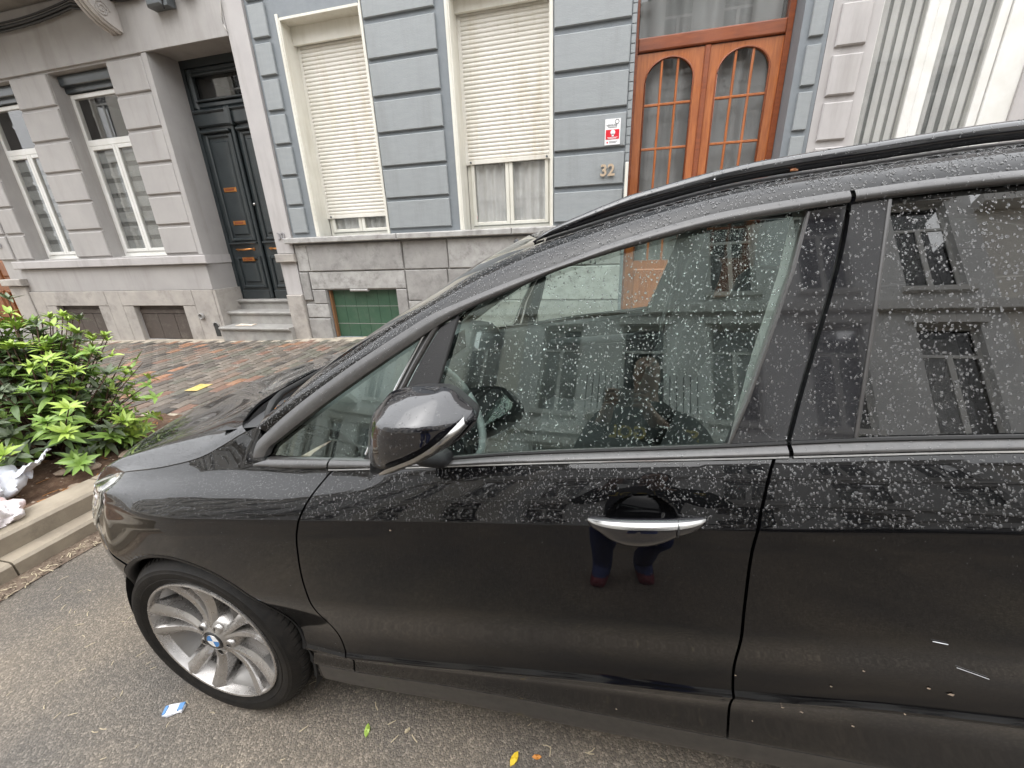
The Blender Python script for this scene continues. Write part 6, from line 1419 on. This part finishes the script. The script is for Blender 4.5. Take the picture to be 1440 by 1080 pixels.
flat('fallen_leaf', -.685, .675, .014, lf_out(.020), 'leaf_bright', 'pale green torn leaf on the asphalt behind the wheel', 'leaf', .004, 1.9)
flat('fallen_leaf', -.556, .70, .016, lf_out(.010), 'straw', 'curled straw coloured scrap right of the green leaf', 'leaf', .006, .9)
# chips and stones on the soil
STL = ['flat pale stone on the soil in front of the shrub stems', 'largest pale stone near the forked wood piece', 'brownish stone chip between the bag and the shrub', 'pale chip beyond the forked wood piece', 'small stone chip right at the kerb edge', 'small stone chip half under the shrub', 'small stone chip beside the bluish plastic bag']
for i, (x, y, s) in enumerate(((-3.35, 1.62, .045), (-3.28, 1.80, .05), (-3.45, 1.52, .04), (-3.22, 1.95, .035), (-3.2, 1.60, .03), (-3.55, 1.95, .03), (-3.25, 1.45, .03))):
    rr = random.Random(i + 40); m_ = MB(); G = [[(s * math.sin(e) * math.cos(a) * rr.uniform(.8, 1.2) * 1.4, s * math.sin(e) * math.sin(a) * rr.uniform(.8, 1.2), s * .4 * math.cos(e)) for a in np.linspace(0, 6.283, 8)[:-1]] for e in np.linspace(.15, 2.9, 5)]
    for g in G: g.append(g[0])
    m_.grid(np.array(G)); m_.add(G[0][:-1], [tuple(range(7))]); o = recalc(m_.build('stone', 'stone_chip')); o.location = (x, y, soil_z(x, y) + s * .2); o.rotation_euler = (.1, .1, i * 1.1)
    tag(o, STL[i], 'stone', 'broken stones in the bed')
m_ = MB(); m_.tube([(-3.17, 1.75, .17), (-3.13, 1.9, .18), (-3.11, 2.03, .19)], [.018, .022, .014], 7); m_.tube([(-3.13, 1.86, .19), (-3.17, 1.98, .20)], [.014, .012], 6); tag(m_.build('wood_piece', 'stone_chip', smooth=True), 'pale forked piece of wood lying near the kerb corner', 'wood')
# twigs, crumbs and grit
def scatter_grit(name, mt, n, fx, smin, smax, label, cat, long=False):
    m_ = MB()
    for _ in range(n):
        x, y, z = fx(); s = rnd.uniform(smin, smax); a = rnd.uniform(0, 6.28)
        if long:
            dx, dy = math.cos(a) * s, math.sin(a) * s; w_ = s * .06 + .0006; nx, ny = -math.sin(a) * w_, math.cos(a) * w_; b = rnd.uniform(-.3, .3)
            m_.add([(x - dx - nx, y - dy - ny, z), (x - dx + nx, y - dy + ny, z), (x + nx * (1 + 8 * b), y + ny * (1 + 8 * b), z + .002), (x - nx * (1 - 8 * b), y - ny * (1 - 8 * b), z + .002), (x + dx + nx, y + dy + ny, z + .001), (x + dx - nx, y + dy - ny, z + .001)], [(0, 3, 2, 1), (3, 5, 4, 2)])
        else:
            m_.add([(x + s * math.cos(a + q), y + s * .7 * math.sin(a + q), z + (.0 if q else .001)) for q in (0, 1.5, 3.1, 4.6)] + [(x, y, z + s * .6)], [(0, 1, 4), (1, 2, 4), (2, 3, 4), (3, 0, 4)])
    o = m_.build(name, mt); return tag(o, label, cat, kind='stuff')
def on_road(): x = rnd.uniform(-2.6, .6); return x, rnd.uniform(.3, .98), zr(x) + .001
scatter_grit('straw_litter', 'straw', 170, on_road, .004, .016, 'fine straw and seed husks littering the asphalt beside the car', 'litter', True)
scatter_grit('road_grit', 'sandy_edge', 900, on_road, .0008, .0026, 'pale grit scattered over the asphalt', 'grit')
def in_gutter(): x = rnd.uniform(-2.83, -2.70); return x, rnd.uniform(.2, 2.0), zr(x) + .012
scatter_grit('gutter_litter', 'straw', 260, in_gutter, .006, .03, 'dry leaf bits lying in the gutter under the kerb', 'litter', True)
scatter_grit('gutter_debris', 'gutter_dirt', 500, in_gutter, .003, .012, 'brown crumbs of debris in the gutter', 'litter')
def on_soil(): x = rnd.uniform(-5.5, -3.16); y = rnd.uniform(.3, 2.4); return x, y, soil_z(x, y) + .002
scatter_grit('soil_crumbs', 'stone_chip', 900, on_soil, .004, .015, 'pale crumbs and chips over the brown soil', 'chips'); scatter_grit('soil_twigs', 'leaf_orange', 500, on_soil, .01, .04, 'dry rust brown leaf shreds over the soil', 'litter', True)
# dried leaf bits and scratches on the car
cl = MB()
for x, z, s in ((-.448, .872, .0035), (.47, .62, .004), (.44, .52, .005), (.62, .66, .004), (.07, .39, .003), (.40, .53, .005), (.59, .60, .004), (.655, .655, .008), (.36, .45, .003), (.54, .50, .004), (.30, .60, .003), (.51, .68, .003)):
    y = yside(x, z) - .001; k = [rnd.uniform(.4, 1.1) for _ in range(6)]; cl.add([(x + s * k[i] * math.cos(i * 1.047), y - .0015 * (i % 2), z + s * .45 * k[i] * math.sin(i * 1.047)) for i in range(6)], [(0, 1, 2, 3, 4, 5)])
tag(cl.build('stuck_debris', 'stone_chip'), 'bits of dry leaf stuck to the lower doors of the black car', 'debris', kind='stuff')
for lab, p0, p1, r_ in (('short white fibre stuck on the rear door below the crease', (.570, .805), (.592, .803), .0006), ('long pale straw stuck low on the rear door', (.632, .738), (.69, .715), .0005)):
    tag(MB().tube([(p0[0] * (1 - t) + p1[0] * t, yside(p0[0] * (1 - t) + p1[0] * t, p0[1] * (1 - t) + p1[1] * t) - .002, p0[1] * (1 - t) + p1[1] * t) for t in np.linspace(0, 1, 5)], r_, 5).build('straw', 'litter_white'), lab, 'straw')
rl = flat('wet_leaf', .345, .955, 1.582, lf_out(.008), 'warm_wood', 'small rust brown leaf on the roof edge of the black car', 'leaf', .003, .3)

# ------------------------------------------------------------------ photographer (seen in the reflections) and a parked car across the street
def skin_fig(name, joints, edges, mt, parent=None, sub=2):
    """joints: {name: (x, y, z, rx, ry)}; one continuous skinned surface"""
    ks = list(joints); me = bpy.data.meshes.new(name); me.from_pydata([joints[k][:3] for k in ks], [(ks.index(a), ks.index(b)) for a, b in edges], []); o = link(name, me, parent)
    sk = o.modifiers.new('skin', 'SKIN'); sk.use_smooth_shade = True
    for i, k in enumerate(ks): me.skin_vertices[0].data[i].radius = (joints[k][3], joints[k][4] if len(joints[k]) > 4 else joints[k][3])
    me.skin_vertices[0].data[0].use_root = True
    sb2 = o.modifiers.new('sub', 'SUBSURF'); sb2.levels = sub; sb2.render_levels = sub
    dg = bpy.context.evaluated_depsgraph_get(); m2 = bpy.data.meshes.new_from_object(o.evaluated_get(dg)); o.modifiers.clear(); o.data = m2; m2.materials.clear(); m2.materials.append(MATS[mt]); m2.polygons.foreach_set('use_smooth', [True] * len(m2.polygons)); return o
px_, py_ = .10, -.40
KZ = 1.055
J = {'pelvis': (px_, py_, .88, .15, .12), 'waist': (px_, py_, 1.02, .14, .11), 'chest': (px_, py_ + .01, 1.22, .17, .125), 'shoulders': (px_, py_, 1.38, .13, .10), 'neck': (px_, py_ + .02, 1.49, .055, .055), 'jaw': (px_, py_ + .045, 1.56, .062, .075), 'head': (px_, py_ + .04, 1.64, .074, .09), 'crown': (px_, py_ + .03, 1.71, .055, .065)}
E_ = [('pelvis', 'waist'), ('waist', 'chest'), ('chest', 'shoulders'), ('shoulders', 'neck'), ('neck', 'jaw'), ('jaw', 'head'), ('head', 'crown')]
for s, n_ in ((-1, 'l'), (1, 'r')):
    J.update({n_ + 'sh': (px_ + s * .20, py_, 1.37, .065), n_ + 'el': (px_ + s * .27, py_ + .14, 1.16, .048), n_ + 'wr': (px_ * .3 + s * .085, py_ + .335, 1.40, .030), n_ + 'hd': (px_ * .2 + s * .07, py_ + .365, 1.45, .026, .02)})
    E_ += [('shoulders', n_ + 'sh'), (n_ + 'sh', n_ + 'el'), (n_ + 'el', n_ + 'wr'), (n_ + 'wr', n_ + 'hd')]
    kx, ky = (px_ + .13, py_ + .16) if s > 0 else (px_ - .09, py_ + .03); fx, fy = (px_ + .12, py_ - .06) if s > 0 else (px_ - .07, py_ + .02)
    J.update({n_ + 'hip': (px_ + s * .09, py_, .82, .095), n_ + 'kn': (kx, ky, .46, .062), n_ + 'an': (fx, fy, .09, .042), n_ + 'to': (fx + s * .02, fy + .14, .035, .026)})
    E_ += [('pelvis', n_ + 'hip'), (n_ + 'hip', n_ + 'kn'), (n_ + 'kn', n_ + 'an'), (n_ + 'an', n_ + 'to')]
J = {k: (v[0], v[1], v[2] * (KZ if v[2] > .5 and not k.endswith('hd') and not k.endswith('wr') else 1), *v[3:]) for k, v in J.items()}
person = skin_fig('person', J, E_, 'skin'); tag(person, 'person in a dark sweatshirt and blue jeans holding up a phone to photograph the car', 'person')
def shell(name, mt, test, grow):
    src = person.data; keep = [p for p in src.polygons if test(p.center)]; idx = sorted({i for p in keep for i in p.vertices}); mp_ = {v: i for i, v in enumerate(idx)}
    m_ = MB(); m_.add([tuple(src.vertices[i].co + src.vertices[i].normal * grow) for i in idx], [tuple(mp_[i] for i in p.vertices) for p in keep]); return m_.build(name, mt, person, smooth=True)
def notarmtip(c): return not (c.y > py_ + .31 and c.z > 1.36)
shell('sweatshirt', 'sweater', lambda c: c.z > .91 and c.z < 1.545 and notarmtip(c), .018); shell('trousers', 'jeans', lambda c: c.z < .95 and c.z > .07, .007); shell('shoe', 'shoe_red', lambda c: c.z < .075, .010)
shell('hair', 'hair', lambda c: c.z > 1.68 and (c.y < py_ + .05 or c.z > 1.78), .014)
for s in (-1, 1):
    MB().lathe([(0, .012), (.008, .008), (.011, 0)], (px_ + s * .03, py_ + .118, 1.735), n=10).build('eye', 'sign_white', person, smooth=True)
    for k in range(4):
        b = Vector((px_ * .2 + s * .062, py_ + .372, 1.445 + .0)); b.z += .02 * (k - 1.2); m_ = MB(); m_.tube([b + Vector((s * .015, -.012, 0)), b + Vector((s * .012, .012, .003)), b + Vector((-s * .012, .018, .004)), b + Vector((-s * .03, .008, .004))], [.010, .0095, .0085, .006], 8); m_.build('finger', 'skin', person, smooth=True)
    b = Vector((px_ * .2 + s * .06, py_ + .35, 1.43)); MB().tube([b, b + Vector((-s * .02, -.008, .018)), b + Vector((-s * .035, -.002, .035))], [.011, .010, .007], 8).build('thumb', 'skin', person, smooth=True)
m_ = MB(); m_.tube([(px_, py_ + .125, 1.725), (px_, py_ + .150, 1.693), (px_, py_ + .132, 1.686)], [.006, .012, .008], 8); m_.build('nose', 'skin', person, smooth=True)
t_ = text('chest_print', 'STAY GOLD', .080, 0, 0, 0, 'print_gold', person, .002, bold=.002, align='CENTER'); t_.location = (px_ , py_ + .172, 1.345); t_.rotation_euler = (R(90), 0, R(180))
ph = MB(); ph.box(-.075, .075, -.050, -.042, 1.43, 1.505); tag(ph.build('phone', 'phone_body'), 'grey phone held up sideways in both hands by the person', 'phone')
# dark parked car across the street
pc_root = thing('parked_car', 'dark estate car parked across the street in front of the opposite houses', 'car', (0, 0, 0))
def simple_car(x0, y0, root):
    L, W_, prof = 4.4, 1.75, [(0, .35), (0, .75), (.15, .88), (1.1, .98), (1.75, 1.42), (2.2, 1.50), (3.6, 1.48), (4.15, 1.0), (4.4, .92), (4.4, .35)]
    G = []
    for v in np.linspace(0, 1, 13):
        u = 2 * v - 1; sh = 1 - .10 * abs(u) ** 3; G.append([(x0 + L / 2 + (x - L / 2) * (1 - .06 * abs(u) ** 4), y0 + u * W_ / 2 * (1 - .17 * max(0, (z - .95) / .55)), zr(x0 + x) + .32 * (1 - sh) + z * (1 - .05 * abs(u) ** 6)) for x, z in prof])
    m_ = MB().grid(np.array(G)); m_.add(G[0], [tuple(range(10))]); m_.add(G[-1], [tuple(range(10))]); b = recalc(m_.build('body', 'black_paint', root, smooth=True, ang=30))
    for u in (-1, 1):
        q = [(1.28, 1.0), (1.85, 1.38), (3.45, 1.38), (3.85, 1.02)]; MB().add([(x0 + x, y0 + u * (W_ / 2 * (1 - .17 * max(0, (z - .95) / .55)) + .012), z + zr(x0 + x)) for x, z in q], [(0, 1, 2, 3)]).build('side_window', 'privacy_glass', root)
        for wx in (.85, 3.5): MB().lathe([(0, -.02), (.2, -.03), (.30, -.02), (.32, .0), (.32, .18), (0, .18)] if u < 0 else [(0, .02), (.2, .03), (.30, .02), (.32, .0), (.32, -.18), (0, -.18)], (x0 + wx, y0 + u * W_ / 2, zr(x0 + wx) + .32), n=28).build('wheel', 'tyre_rubber', root, smooth=True, ang=40)
simple_car(1.3, -5.1, pc_root)
